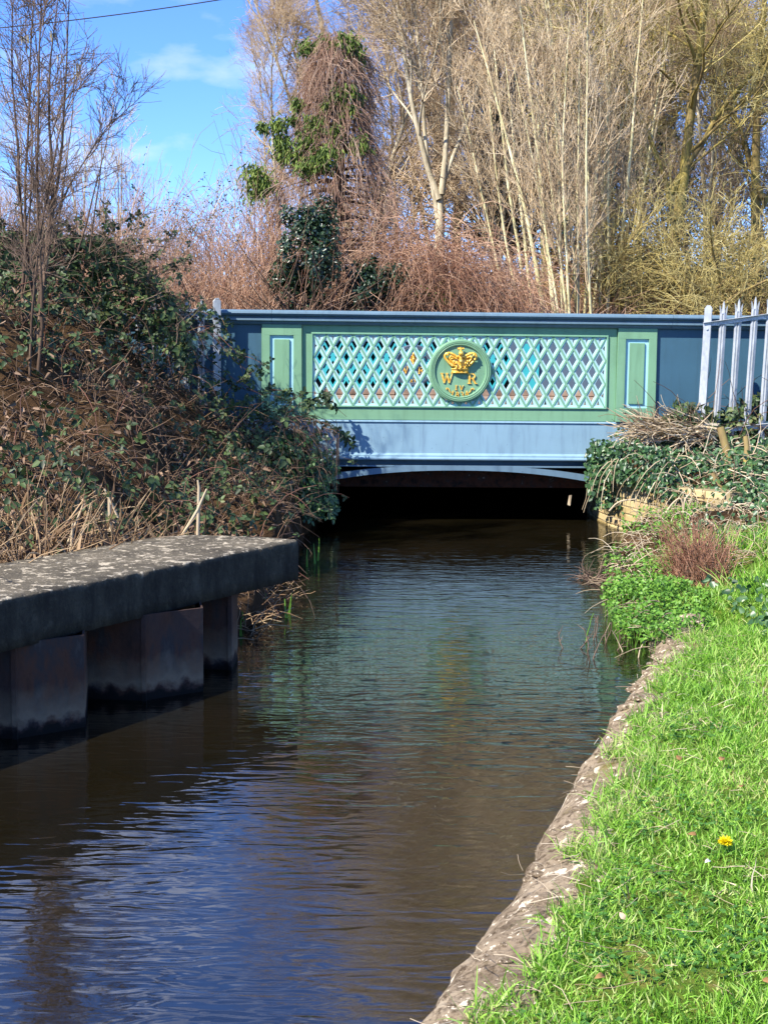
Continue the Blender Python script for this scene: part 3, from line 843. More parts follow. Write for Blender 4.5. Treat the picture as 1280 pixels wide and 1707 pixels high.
# ------------------------------------------------------------------ concrete coping on steel sheet piles (left bank)
cop = empty('piled_wall', (0, 0, 0), 0, 'grey lichened concrete coping with rounded end on rusty steel sheet piles', 'retaining wall')
A = np.array([-1.68, 5.98]); B = np.array([-.50, 8.05]); dv = (B - A) / np.linalg.norm(B - A); nv = np.array([-dv[1], dv[0]])   # nv points to the bank
WID = .80
start = A - dv * 7.5
n_s = 420; n_c = 15
Ltot = 7.5 + np.linalg.norm(B - A)
Vv = []
for i in range(n_s + 1):
    s = Ltot * i / n_s
    rem = Ltot - s
    # rounded nose: the back edge sweeps round to the front corner
    if rem < .5:
        q = 1 - rem / .5
        back = WID * max(0.0, 1 - q ** 3.4) ** .5
    else: back = WID
    back = max(back, .04)
    P0 = start + dv * s
    row = [(0, .43), (0, .50), (0, .62), (.003, .654), (.010, .662)] + [(back * k / 6, .664) for k in range(1, 6)] + [(back - .015, .66), (back, .645), (back, .52), (back, .43), (back * .5, .43)]
    for (o_, z) in row:
        xy = P0 + nv * o_
        Vv.append((xy[0], xy[1], z))
Vv = np.array(Vv)
W3 = Vv.reshape(n_s + 1, n_c, 3)
chip = np.convolve(np.maximum(rng.normal(0, 1, n_s + 3) - .9, 0), [.5, 1, .5], 'valid') * .004      # chipped arris
W3[:, 3:5, 2] -= chip[:, None] * [[1, .6]]; W3[:, 3:5, :2] += chip[:, None, None] * nv
W3[:, 4, :2] += chip[:, None] * nv * .8
Vv = W3.reshape(-1, 3) + rng.normal(0, .0012, Vv.shape)
idx = np.arange((n_s + 1) * n_c).reshape(n_s + 1, n_c); nx = np.roll(idx, -1, 1)
F = np.stack([idx[:-1], nx[:-1], nx[1:], idx[1:]], -1).reshape(-1, 4)
cap = [tuple(idx[-1])]
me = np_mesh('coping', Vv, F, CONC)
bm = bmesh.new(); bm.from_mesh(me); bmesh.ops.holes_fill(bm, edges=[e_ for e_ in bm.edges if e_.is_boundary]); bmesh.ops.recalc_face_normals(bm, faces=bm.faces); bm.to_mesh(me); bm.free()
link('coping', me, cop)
per = np.array([.46, .72])
for i in range(-7, 2):
    o2 = per * i
    pl = [np.array([-1.66, 6.11]) + o2, np.array([-1.39, 6.32]) + o2, np.array([-1.49, 6.85]) + o2, np.array([-1.20, 6.83]) + o2]
    if i == 1: pl[3] = np.array([-.845, 7.53]); pl[2] = np.array([-1.03, 7.55])
    th = np.array([-.012, .012])
    m = MB()
    for q in range(3):
        a_, b_ = pl[q], pl[q + 1]
        m.poly([(*a_, -.6), (*b_, -.6), (*(b_ + th), -.6), (*(a_ + th), -.6), (*a_, .44), (*b_, .44), (*(b_ + th), .44), (*(a_ + th), .44)], [(0, 3, 2, 1), (4, 5, 6, 7), (0, 1, 5, 4), (1, 2, 6, 5), (2, 3, 7, 6), (3, 0, 4, 7)])
    # interlock rib at the joint
    m.box(pl[0][0] - .012, pl[0][0] + .010, pl[0][1] - .012, pl[0][1] + .012, -.6, .44)
    if i == 1: m.box(pl[3][0] - .012, pl[3][0] + .010, pl[3][1] - .012, pl[3][1] + .3, -.6, .44)
    m.build('sheet_pile', PILE, cop)
MB().poly([(-7, -2, -.6), (-1.9, 6.9, -.6), (-1.25, 8.0, -.6), (-1.05, 8.1, -.6), (-7, -2, .43), (-1.9, 6.9, .43), (-1.25, 8.0, .43), (-1.05, 8.1, .43)], [(0, 1, 5, 4), (1, 2, 6, 5), (2, 3, 7, 6)]).build('backfill', EARTH, cop)

# ------------------------------------------------------------------ stone edging on the right bank
edge_pts = np.array([(-2.5, -2.9), (-1.32, 0), (.136, 3.46), (.21, 3.65), (.32, 3.93), (.41, 4.19), (.555, 4.67), (.69, 5.14), (.85, 5.63), (1.035, 6.21), (1.22, 6.77), (1.51, 7.6), (1.62, 8.1), (1.66, 8.5)])
cum = np.concatenate([[0], np.cumsum(np.linalg.norm(np.diff(edge_pts, axis=0), axis=1))])
def edge_at(s):
    p = np.array([np.interp(s, cum, edge_pts[:, 0]), np.interp(s, cum, edge_pts[:, 1])])
    q = np.array([np.interp(s + .15, cum, edge_pts[:, 0]), np.interp(s + .15, cum, edge_pts[:, 1])]) - np.array([np.interp(s - .15, cum, edge_pts[:, 0]), np.interp(s - .15, cum, edge_pts[:, 1])])
    q /= np.linalg.norm(q)
    return p, q, np.array([q[1], -q[0]])          # point, along, towards the lawn
wall = empty('canal_wall', (0, 0, 0), 0, 'rough brown stone canal edging with moss and pale lichen beside the lawn', 'canal wall')
ns, nc = 620, 14
sm = np.linspace(0, cum[-1], ns)
def lump(s, t_):
    return .022 * math.sin(s * 7.1 + 3 * t_) + .018 * math.sin(s * 15.7 + 1.3) + .012 * math.sin(s * 31 + 5 * t_)
rough_n = rng.normal(0, 1, (ns, nc)); rough_n = (rough_n + np.roll(rough_n, 1, 0) + np.roll(rough_n, 1, 1)) / 3
rows = [(0, -.6), (0, -.1), (.0, .0), (.008, .045), (.025, .08), (.055, .108), (.09, .128), (.13, .146), (.17, .158), (.21, .166), (.25, .168), (.29, .165), (.33, .15), (.37, .05)]
Vv = np.zeros((ns, nc, 3))
for i, s in enumerate(sm):
    p, q, nn = edge_at(s)
    for j, (o_, z) in enumerate(rows):
        lm = lump(s, j * .3)
        xy = p + nn * (o_ + (lm * .6 if j < 8 else 0)) 
        Vv[i, j] = (xy[0], xy[1], z + (lm * .35 + rough_n[i, j] * .009 if j > 2 else 0))
idx = np.arange(ns * nc).reshape(ns, nc)
F = np.stack([idx[:-1, :-1], idx[1:, :-1], idx[1:, 1:], idx[:-1, 1:]], -1).reshape(-1, 4)
link('edging', np_mesh('edging', Vv.reshape(-1, 3), F, STONE, None, True), wall)
def stone_mesh(sx, sy, sz, seed):
    bm = bmesh.new(); bmesh.ops.create_icosphere(bm, subdivisions=2, radius=1.0)
    r_ = random.Random(seed)
    for v in bm.verts:
        k = 1 / max(abs(v.co.x), abs(v.co.y), abs(v.co.z)) ** .55
        v.co = Vector((v.co.x * sx * k, v.co.y * sy * k, v.co.z * sz * k)) * (1 + r_.uniform(-.09, .09))
    me = bpy.data.meshes.new('stone'); bm.to_mesh(me); bm.free(); me.materials.append(STONE)
    return me
stone_meshes = [stone_mesh(.07, .05, .024, i) for i in range(6)]
for i in range(64):
    s = random.uniform(cum[9], cum[-1] - .02) if i < 44 else random.uniform(cum[2], cum[9])
    p, q, nn = edge_at(s)
    off = random.uniform(.03, .2)
    xy = p + nn * off
    o = link('stone', stone_meshes[i % 6], wall, (xy[0], xy[1], np.interp(off, [r_[0] for r_ in rows], [r_[1] for r_ in rows]) + random.uniform(-.008, .006)), (random.uniform(-.2, .2), random.uniform(-.2, .2), random.uniform(0, 6.28)))
    k = random.uniform(.4, .85) if i < 44 else random.uniform(.2, .4)
    o.scale = (k, k, k)

# ------------------------------------------------------------------ palisade fences
def pale_mesh(h):
    """W-section pale with a triple pointed top"""
    m = MB(); w = .034; t_ = .004
    secx = [-w, -w * .35, 0, w * .35, w]; secy = [0.012, -.010, .004, -.010, .012]
    n = 5
    top = [h - .055, h - .075, h, h - .075, h - .055]
    P = [(secx[i], secy[i], 0) for i in range(n)] + [(secx[i], secy[i], h - .13) for i in range(n)]
    fs = [(i, i + 1, n + i + 1, n + i) for i in range(n - 1)]
    P += [(secx[i], secy[i] + t_, 0) for i in range(n)] + [(secx[i], secy[i] + t_, h - .13) for i in range(n)]
    fs += [(2 * n + i + 1, 2 * n + i, 3 * n + i, 3 * n + i + 1) for i in range(n - 1)]
    m.poly(P, fs)
    for xa, xb, xt, zt, yo in ((-w, -w * .3, -w * 1.12, h - .045, .012), (-w * .42, w * .42, 0, h, -.004), (w * .3, w, w * 1.12, h - .045, .012)):
        zb = h - .13
        yt = yo - (.022 if xt else .0)
        xm = (xa + xb) / 2 + (xt - (xa + xb) / 2) * .5
        m.poly([(xa, yo - .002, zb), (xb, yo - .002, zb), ((xt + xb) / 2 + (.004 if xt >= 0 else -.002), yt, zb + (zt - zb) * .7), (xt, yt - .004, zt), ((xt + xa) / 2 - (.004 if xt <= 0 else -.002), yt, zb + (zt - zb) * .7),
                (xa, yo + .004, zb), (xb, yo + .004, zb), ((xt + xb) / 2 + (.004 if xt >= 0 else -.002), yt + .005, zb + (zt - zb) * .7), (xt, yt + .001, zt), ((xt + xa) / 2 - (.004 if xt <= 0 else -.002), yt + .005, zb + (zt - zb) * .7)],
               [(0, 1, 2, 3, 4), (9, 8, 7, 6, 5), (1, 6, 7, 2), (2, 7, 8, 3), (3, 8, 9, 4), (4, 9, 5, 0)])
    return m.mesh('pale', GALV)
def fence(root, p0, dirxy, npal, first, gap, ztop, rise, h, zpost, rail_z, lean, behind=.03):
    """rails on the camera side"""
    d = np.array(dirxy, float); d /= np.linalg.norm(d); nrm = np.array([d[1], -d[0]])
    if nrm[1] > 0: nrm = -nrm
    ang = math.atan2(d[1], d[0])
    if abs(ang) > math.pi / 2: ang += math.pi
    pm_ = pale_mesh(h)
    for i in range(npal):
        s = first + i * gap
        xy = np.array(p0[:2]) + d * s
        link('pale', pm_, root, (xy[0], xy[1], ztop + rise * s - h), (random.uniform(-.008, .008), lean + random.uniform(-.006, .006), ang))
    L = first + npal * gap
    for rz in rail_z:
        a_ = np.array(p0[:2]) + nrm * .012; b_ = a_ + d * L
        m = MB()
        q = np.array([nrm[0], nrm[1]])
        def pt(base, off, z): xy = base + q * off; return (xy[0], xy[1], z)
        za, zb = rz, rz + rise * L * 1.02
        # angle iron: upright leg and a top leg
        m.poly([pt(a_, .006, za - .025), pt(b_, .006, zb - .025), pt(b_, .006, zb + .02), pt(a_, .006, za + .02), pt(a_, .011, za - .025), pt(b_, .011, zb - .025), pt(b_, .011, zb + .02), pt(a_, .011, za + .02)],
               [(0, 1, 2, 3), (7, 6, 5, 4), (0, 4, 5, 1), (3, 2, 6, 7), (0, 3, 7, 4), (1, 5, 6, 2)])
        m.poly([pt(a_, .0111, za + .015), pt(b_, .0111, zb + .015), pt(b_, .045, zb + .015), pt(a_, .045, za + .015), pt(a_, .0111, za + .02), pt(b_, .0111, zb + .02), pt(b_, .045, zb + .02), pt(a_, .045, za + .02)],
               [(0, 1, 2, 3), (7, 6, 5, 4), (0, 4, 5, 1), (3, 2, 6, 7), (0, 3, 7, 4), (1, 5, 6, 2)])
        rail = m.build('rail', GALV, root)
        mb_ = MB()
        for i in range(npal):
            s = first + i * gap; xy = a_ + d * s + q * .012
            mb_.box(xy[0] - .006, xy[0] + .006, xy[1] - .008, xy[1] + .004, rz + rise * s - .012, rz + rise * s)
        mb_.build('bolt', GALV, rail)
    # I-section post with a clipped top
    m = MB()
    pw = .037
    m.prism([(-pw, 0), (pw, 0), (pw, zpost[1] - zpost[0] - .03), (pw - .022, zpost[1] - zpost[0]), (-pw + .022, zpost[1] - zpost[0]), (-pw, zpost[1] - zpost[0] - .03)], -.03, -.022)
    m.box(-.005, .005, -.0219, .0219, 0, zpost[1] - zpost[0] - .004)
    m.prism([(-pw, 0), (pw, 0), (pw, zpost[1] - zpost[0] - .03), (pw - .022, zpost[1] - zpost[0]), (-pw + .022, zpost[1] - zpost[0]), (-pw, zpost[1] - zpost[0] - .03)], .022, .03)
    post = m.build('post', GALV, root, .002, False, (p0[0], p0[1], zpost[0]), (0, lean, ang))
    MB().prism([(.012 * math.cos(k * math.pi / 3), .012 * math.sin(k * math.pi / 3)) for k in range(6)], -.042, -.0305).build('bolt', GALV, post, 0, False, (.0, 0, zpost[1] - zpost[0] - .235))
fr_ = empty('palisade_fence', (0, 0, 0), 0, 'galvanised palisade fence with pointed pales above the right bank', 'fence')
p = at(1173, 509, 14.05)
fence(fr_, (p[0], p[1]), (.93, -.30), 13, .150, .150, at(1196, 501, 14.0)[2] - .02, .14, 1.62, (.62, p[2]), (at(1183, 541, 14)[2], 1.0), RAD(1.6))
fl_ = empty('palisade_fence', (0, 0, 0), 0, 'galvanised palisade fence half buried in brambles on the left bank', 'fence')
p = at(361, 497, 14.15)
fence(fl_, (p[0], p[1]), (-.95, -.26), 14, .155, .155, at(337, 498, 14.1)[2], .02, 1.5, (.9, p[2]), (at(345, 524, 14.1)[2],), RAD(.2))

# ------------------------------------------------------------------ grass and lawn
def in_right(x, y, off=.0): return x > XR(y) + off
def scatter_xy(n, x0, x1, y0, y1, cond):
    out = np.zeros((0, 2))
    while len(out) < n:
        q = np.stack([rng.uniform(x0, x1, n), rng.uniform(y0, y1, n)], 1)
        q = q[cond(q[:, 0], q[:, 1])]
        out = np.concatenate([out, q])
    return out[:n]
def blades(xy, h, w, k=3, lean=.5, grav=.18, z=None, jit=.12):
    n = len(xy)
    z = GZ(xy[:, 0], xy[:, 1], False) if z is None else z
    p0 = np.stack([xy[:, 0], xy[:, 1], z - .01], 1)
    d = norm(np.stack([rng.normal(0, lean, n), rng.normal(0, lean, n), np.ones(n)], 1))
    P = grow(p0, d, h, k, grav * rng.uniform(.3, 1.8, n), jit)
    S = norm(np.cross(d, rng.normal(size=(n, 3))))
    t_ = np.linspace(0, 1, k + 1)
    W = np.asarray(w)[:, None] * (1 - t_ ** 1.8)[None, :] + .0003
    return ribbons(P, W, S)
def edge_noise(y): return .03 * np.sin(y * 5.3) + .03 * np.sin(y * 11.1 + 1) + .02 * np.sin(y * 23)
parts = []
for (y0, y1, x1, n, hh, ww) in ((2.4, 4.2, 1.5, 34000, .05, .0023), (4.2, 6.2, 2.3, 31000, .055, .0026), (6.2, 9.3, 3.0, 25000, .075, .0036)):
    xy = scatter_xy(n, -.6, x1, y0, y1, lambda x, y: (x > XR(y) + np.interp(y, [3, 4.2, 5], [.30, .24, .21]) + edge_noise(y)))
    clump = .75 + .5 * np.sin(xy[:, 0] * 9 + 2 * np.sin(xy[:, 1] * 5)) * np.sin(xy[:, 1] * 7.5 + xy[:, 0] * 3)
    parts.append(blades(xy, hh * rng.uniform(.5, 1.35, n) * np.clip(clump, .75, 1.25), ww * rng.uniform(.6, 1.25, n), 3 if y0 < 4 else 2, .55, .22))
for (y0, y1, xa, xb) in ((1.6, 4.2, 1.45, 3.4), (4.2, 6.2, 2.25, 4.2), (6.2, 9.3, 2.95, 5.0)):      # the lawn goes on to the right
    xy = scatter_xy(9000, xa, xb, y0, y1, lambda x, y: x > xa)
    parts.append(blades(xy, .07 * rng.uniform(.5, 1.35, 9000), .0046 * rng.uniform(.6, 1.25, 9000), 2, .6, .22))
# longer tufts spilling over the stone edge
xy = scatter_xy(4600, -.8, 2.2, 2, 8.3, lambda x, y: (x > XR(y) + np.interp(y, [3, 4.2, 5], [.26, .2, .16]) + edge_noise(y)) & (x < XR(y) + .40 + edge_noise(y)))
parts.append(blades(xy, .07 * rng.uniform(.5, 1.6, len(xy)), .0024 * rng.uniform(.6, 1.2, len(xy)), 4, .55, .26))
V, F = merge(parts)
tag(link('lawn_grass', np_mesh('lawn_grass', V, F, GRASSM)), kind='stuff')
xy = scatter_xy(7000, 1.7, 4.6, 8.2, 11.0, lambda x, y: (x > XR(y) + .62 - .2 * np.sin(y * 2)) & (((x - 2.35) / .4) ** 2 + ((y - 9.9) / .5) ** 2 > 1))
V, F = blades(xy, .2 * rng.uniform(.4, 1.5, len(xy)), .0048 * rng.uniform(.6, 1.2, len(xy)), 4, .35, .12)
tag(link('long_grass', np_mesh('long_grass', V, F, GRASSM)), kind='stuff')
# clover and small broad leaves among the grass
n = 2600
xy = scatter_xy(n, -.2, 2.8, 2.2, 8.2, lambda x, y: (x > XR(y) + .32) & (np.sin(x * 4 + y * 2.2) * np.sin(y * 3.1 - x) > .1))
Cc = np.stack([xy[:, 0], xy[:, 1], GZ(xy[:, 0], xy[:, 1], False) + rng.uniform(.012, .04, n)], 1)
parts = []
for k in range(3):
    ang = rng.uniform(0, 6.28, n) + k * 2.09
    parts.append(leaves(Cc, np.stack([np.cos(ang), np.sin(ang), np.full(n, .25)], 1), rdir(n, 3), .014 * rng.uniform(.7, 1.3, n), .006, .1))
V, F = merge(parts)
tag(link('clover', np_mesh('clover', V, F, CLOVER)), kind='stuff')
# straw litter on lawn and stone
n = 620
xy = scatter_xy(n, -.2, 3, 2.2, 7.9, lambda x, y: (x > XR(y) + .06) & (rng.random(len(x)) < np.where(x < XR(y) + .5, 1, .25)))
ang = rng.uniform(0, 6.28, n)
P = grow(np.stack([xy[:, 0], xy[:, 1], GZ(xy[:, 0], xy[:, 1], False) + .025], 1), np.stack([np.cos(ang), np.sin(ang), rng.uniform(-.05, .3, n)], 1), rng.uniform(.03, .12, n), 3, .05, .15)
V, F = tubes(P, np.full((n, 4), .0011), 3)
tag(link('straw_litter', np_mesh('straw_litter', V, F, STRAW)), kind='stuff')

parts = []
for (px, py, r_, k) in ((1188, 1205, .07, 60), (1150, 1195, .05, 34), (1246, 1160, .05, 30), (1065, 1300, .06, 46), (1120, 1120, .05, 36), (1000, 1500, .05, 22), (1240, 1480, .06, 22)):
    c_ = on(px, py, .19)
    xy = c_[:2] + rng.normal(0, r_, (k, 2)) * [1, 1.3]
    parts.append(blades(xy, .085 * rng.uniform(.4, 1.4, k), .0022 * rng.uniform(.6, 1.3, k), 4, .8, .2))
V, F = merge(parts)
tag(link('dead_grass_tufts', np_mesh('dead_grass_tufts', V, F, STRAW)), kind='stuff')

# dandelion
g_ = on(1208, 1405, .215)
dn = empty('dandelion', (g_[0], g_[1], .17), 0, 'single yellow dandelion flower in the lawn', 'flower')
V, F = tubes(np.array([[(0, 0, 0), (.002, 0, .02), (.0, .002, .045)]]), np.full((1, 3), .002), 6)
link('stem', np_mesh('stem', V, F, CLOVER), dn)
n = 240
aa = rng.uniform(0, 6.28, n); el = rng.uniform(.05, 1.35, n)
V, F = leaves(np.tile([[0, 0, .045]], (n, 1)), np.stack([np.cos(aa) * np.cos(el), np.sin(aa) * np.cos(el), np.sin(el) * .6], 1), rdir(n, 2), rng.uniform(.019, .027, n), .0034, .1)
link('flower_head', np_mesh('flower_head', V, F, YEL), dn)
n = 8; aa = np.arange(n) * .785
V, F = leaves(np.zeros((n, 3)), np.stack([np.cos(aa), np.sin(aa), np.full(n, .25)], 1), rdir(n, 4), .07, .009, .2)
link('leaf', np_mesh('leaf', V, F, CLOVER), dn)
# single fallen leaves and a white petal on the lawn
def lone_leaf(px, py, lab, mat, L, cat='leaf', name='fallen_leaf'):
    g_ = on(px, py, .215)
    L *= .75
    V, F = leaves(np.array([[0, 0, 0.]]), np.array([[random.uniform(-1, 1), random.uniform(-1, 1), .15]]), np.array([[random.uniform(-.4, .4), random.uniform(-.7, 0), 1.]]), L, L * .32, .35, .25)
    me_ = np_mesh(name, V, F, mat)
    bm = bmesh.new(); bm.from_mesh(me_); bmesh.ops.solidify(bm, geom=bm.faces[:], thickness=.0012); bm.to_mesh(me_); bm.free()
    tag(link(name, me_, None, tuple(g_)), lab, cat, 'single leaves and petals lying on the lawn')
lone_leaf(1183, 1434, 'white petal lying just below the dandelion', WHITEP, .03, 'petal', 'fallen_petal')
lone_leaf(1160, 1392, 'curled brown leaf lying left of the dandelion', BROWNL, .04)
lone_leaf(1235, 1312, 'reddish brown leaf lying above the dandelion near the photo edge', BROWNL, .035)
lone_leaf(1200, 1268, 'dry tan leaf standing upright in the grass well above the dandelion', BROWNL, .05)
lone_leaf(1133, 1268, 'small brown leaf lying closest to the stone edging', BROWNL, .045)
lone_leaf(1041, 1533, 'pale tan leaf in the long grass by the edging, below the dandelion', STRAW, .035)
lone_leaf(1270, 1632, 'orange brown leaf at the lower right of the lawn', BROWNL, .035)
lone_leaf(1008, 1626, 'tan curled leaf lowest on the lawn beside the stone edging', BROWNL, .04)

# ------------------------------------------------------------------ left bank vegetation
def left_pts(n, cond, x0=-6, x1=-.6, y0=5, y1=14.2): 
    xy = scatter_xy(n, x0, x1, y0, y1, lambda x, y: (x < XL(y) - .02) & cond(x, y))
    return np.stack([xy[:, 0], xy[:, 1], GZ(xy[:, 0], xy[:, 1], False)], 1)
def behind_cop(x, y, off=.0):
    # distance behind the coping's back edge line
    return ((x - A[0]) * nv[0] + (y - A[1]) * nv[1] > WID + off) | (y > 8.6)
face = lambda n, k=1.0: norm(np.stack([rng.normal(.55, .6, n), rng.normal(-.55, .6, n), rng.normal(.45, .6, n)], 1))

bramble = empty('bramble_thicket', (-2.6, 10.5, 0), 0, 'dark green bramble thicket heaped over the left bank above the coping', 'bramble')
O = np.array([-2.6, 10.5, 0])
# arching canes
n = 620
p0 = left_pts(n, lambda x, y: behind_cop(x, y, .15))
P1 = grow(p0, norm(np.stack([rng.normal(.25, .5, n), rng.normal(-.25, .5, n), rng.uniform(.5, 1.6, n)], 1)), rng.uniform(.3, 1.0, n), 7, rng.uniform(.12, .32, n), .15)
V, F = tubes(P1 - O, taper(P1, .0042, .0018), 4)
link('cane', np_mesh('cane', V, F, CANE), bramble)
def bramble_leaves(C0, size, fn=face):
    n = len(C0); parts = []
    N = fn(n); D = norm(np.cross(N, rng.normal(size=(n, 3)))); D[:, 2] -= .25
    S = norm(np.cross(D, N))
    sz = size * rng.uniform(.6, 1.35, n)
    parts.append(leaves(C0 + D * sz[:, None] * .35, D, N, sz, sz * .33))
    parts.append(leaves(C0, norm(S + .45 * D), N, sz * .85, sz * .29))
    parts.append(leaves(C0, norm(-S + .45 * D), N, sz * .85, sz * .29))
    return merge(parts)
# leaf patches: denser along the upper ridge and in drifts, thin over the dead middle
def patch(x, y):
    z = idw(CPL, x, y)
    ridge = np.clip((z - 1.15) * 1.1, 0, 1)
    drift = .5 + .5 * np.sin(x * 3.1 + 1.7 * np.sin(y * 1.3)) * np.sin(y * 2.3 + x)
    nearb = np.clip((y - 11.8) / 1.2, 0, 1) * np.clip((x + 2.2) / .8, 0, 1)
    lowl = np.clip((9.3 - y) / 2, 0, 1) * .75
    return np.clip(np.maximum.reduce([ridge * .9, drift ** 2 * .8, nearb, lowl * drift]), .05, 1)
n = 4600
p0 = left_pts(n, lambda x, y: behind_cop(x, y, .2) & (rng.random(len(x)) < patch(x, y)))
C0 = p0 + np.stack([rng.normal(0, .05, n), rng.normal(0, .05, n), rng.uniform(.06, .46, n) ** 1.0], 1)
pc, dc, _, _ = pick(P1, .003, 5, .2, 1)
sel = rng.random(len(pc)) < patch(pc[:, 0], pc[:, 1])
V, F = merge([bramble_leaves(C0 - O, .052), bramble_leaves(pc[sel] - O, .047)])
link('leaves', np_mesh('leaves', V, F, LEAFM), bramble)

# dead brown stems matted over the slope
mat_ = empty('dead_bracken', (-2, 10, 0), 0, 'mat of dead brown bracken and stems across the middle of the left bank', 'dead bracken')
O = np.array([-2, 10, 0.])
n = 8000
p0 = left_pts(n, lambda x, y: behind_cop(x, y, .05))
P = grow(p0 + [0, 0, .02], norm(np.stack([rng.normal(.3, .75, n), rng.normal(-.3, .75, n), rng.uniform(.15, 1.5, n)], 1)), rng.uniform(.10, .48, n), 4, rng.uniform(.1, .45, n), .26)
V, F = tubes(P - O, taper(P, .0036, .0014), 3)
link('dead_stems', np_mesh('dead_stems', V, F, DEADB), mat_)
n = 6500
p0 = left_pts(n, lambda x, y: behind_cop(x, y, .1))
V, F = leaves(p0 - O + np.stack([np.zeros(n), np.zeros(n), rng.uniform(.02, .35, n)], 1), rdir(n, -.3), face(n), rng.uniform(.03, .07, n), rng.uniform(.006, .016, n), .4, .5)
link('withered_leaves', np_mesh('withered_leaves', V, F, DEADB), mat_)

# straw coloured reed stumps behind the coping
rd = empty('dead_reed_bed', (-1.8, 8, 0), 0, 'broken straw coloured reeds standing behind the concrete coping', 'reeds')
O = np.array([-1.8, 8, 0.])
n = 1500
s = rng.uniform(-2.6, 2.6, n); off = WID + rng.uniform(-.02, .75, n) ** 1.0
p0 = np.stack([A[0] + dv[0] * s + nv[0] * off, A[1] + dv[1] * s + nv[1] * off, np.zeros(n)], 1)
p0[:, 2] = GZ(p0[:, 0], p0[:, 1], False) - .02
P = grow(p0, norm(np.stack([rng.normal(.05, .38, n), rng.normal(-.05, .38, n), np.ones(n)], 1)), rng.uniform(.12, .52, n), 5, rng.uniform(-.02, .22, n), .11)
Sd = norm(np.stack([rng.normal(.8, .4, n), rng.normal(.3, .4, n), rng.normal(0, .2, n)], 1))
k = 1100
v1 = tubes(P[:k] - O, taper(P[:k], rng.uniform(.0025, .0055, k), .002), 4)
v2 = ribbons(P[k:] - O, taper(P[k:], rng.uniform(.007, .016, n - k), .002), Sd[k:])
V, F = merge([v1, v2])
link('reed_stems', np_mesh('reed_stems', V, F, REED), rd)
# a few big pale bent stems
big = [((185, 905), (182, 830), (173, 822)), ((300, 900), (330, 850), (345, 815)), ((330, 895), (332, 812), (330, 800)), ((65, 925), (110, 915), (140, 840)), ((165, 912), (200, 868), (175, 815)), ((118, 935), (120, 905), (122, 870))]
for q in big:
    pts = [at(x, y, on(q[0][0], q[0][1], .62)[1] + .35) for x, y in q]
    V, F = tubes(np.array([pts]) , np.array([[.011, .010, .006]]), 6)
    link('broken_reed', np_mesh('broken_reed', V, F, STRAW), rd).location = (1.8, -8, 0)

# ivy and bramble hanging over the left abutment beside the arch
iv = empty('ivy_curtain', (-.8, 13.6, 0), 0, 'ivy and bramble trailing down over the left abutment beside the arch', 'ivy')
O = np.array([-.8, 13.6, 0.])
n = 1300
p0 = np.stack([rng.normal(-.78, .16, n), rng.uniform(13.25, 14.05, n), rng.uniform(.16, .98, n)], 1)
p0[:, 0] -= np.clip(p0[:, 2] - .6, 0, 1) * .55
p0[:, 0] = np.minimum(p0[:, 0], -.50 - np.clip(p0[:, 2] - .7, 0, 1) * .2)
V, F = bramble_leaves(p0 - O, .05, lambda n: norm(np.stack([rng.normal(.4, .5, n), rng.normal(-.8, .5, n), rng.normal(.3, .5, n)], 1)))
link('leaves', np_mesh('leaves', V, F, IVYM), iv)
n = 260
p0 = np.stack([rng.normal(-.95, .2, n), rng.uniform(13.2, 14.0, n), rng.uniform(.65, 1.15, n)], 1)
P = grow(p0, norm(np.stack([rng.normal(.8, .4, n), rng.normal(-.3, .5, n), rng.normal(.2, .4, n)], 1)), rng.uniform(.2, .6, n), 7, rng.uniform(.3, .6, n), .14)
P[..., 0] = np.minimum(P[..., 0], -.46)
V, F = tubes(P - O, taper(P, .0032, .0015), 3)
link('trailing_stems', np_mesh('trailing_stems', V, F, DEADB), iv)
# the bramble spray that reaches in front of the parapet and throws its shadow on it
spr = empty('bramble_spray', (-.95, 13.9, 1.1), 0, 'leafy bramble spray reaching across the green parapet and its own shadow', 'bramble')
O = np.array([-.95, 13.9, 1.1])
lines = [[(478, 690), (505, 668), (530, 664), (555, 675), (578, 695)], [(470, 680), (500, 658), (520, 652), (545, 662)], [(480, 700), (515, 690), (545, 700), (570, 722), (582, 735)], [(440, 650), (470, 650), (500, 660), (525, 676)], [(490, 690), (520, 700), (560, 712), (590, 745)]]
cp_ = [np.array([at(x, y, 14.0 + .04 * i) for i, (x, y) in enumerate(l)]) for l in lines]
cl = []
for q in cp_:
    for _ in range(2):
        q2 = [q[0]]
        for i in range(len(q) - 1): q2 += [q[i] * .75 + q[i + 1] * .25, q[i] * .25 + q[i + 1] * .75]
        q = np.array(q2 + [q[-1]])
    cl.append(q)
V, F = merge([tubes(q[None] - O, taper(q[None], .0045, .0018), 4) for q in cl])
link('cane', np_mesh('cane', V, F, CANE), spr)
lp = np.concatenate([pick(q[None], .003, 15, .15, 1)[0] for q in cl])
V, F = bramble_leaves(lp - O + rng.normal(0, .014, lp.shape), .058, lambda n: norm(np.stack([rng.normal(.2, .5, n), rng.normal(-.7, .4, n), rng.normal(.6, .5, n)], 1)))
link('leaves', np_mesh('leaves', V, F, LEAFM), spr)

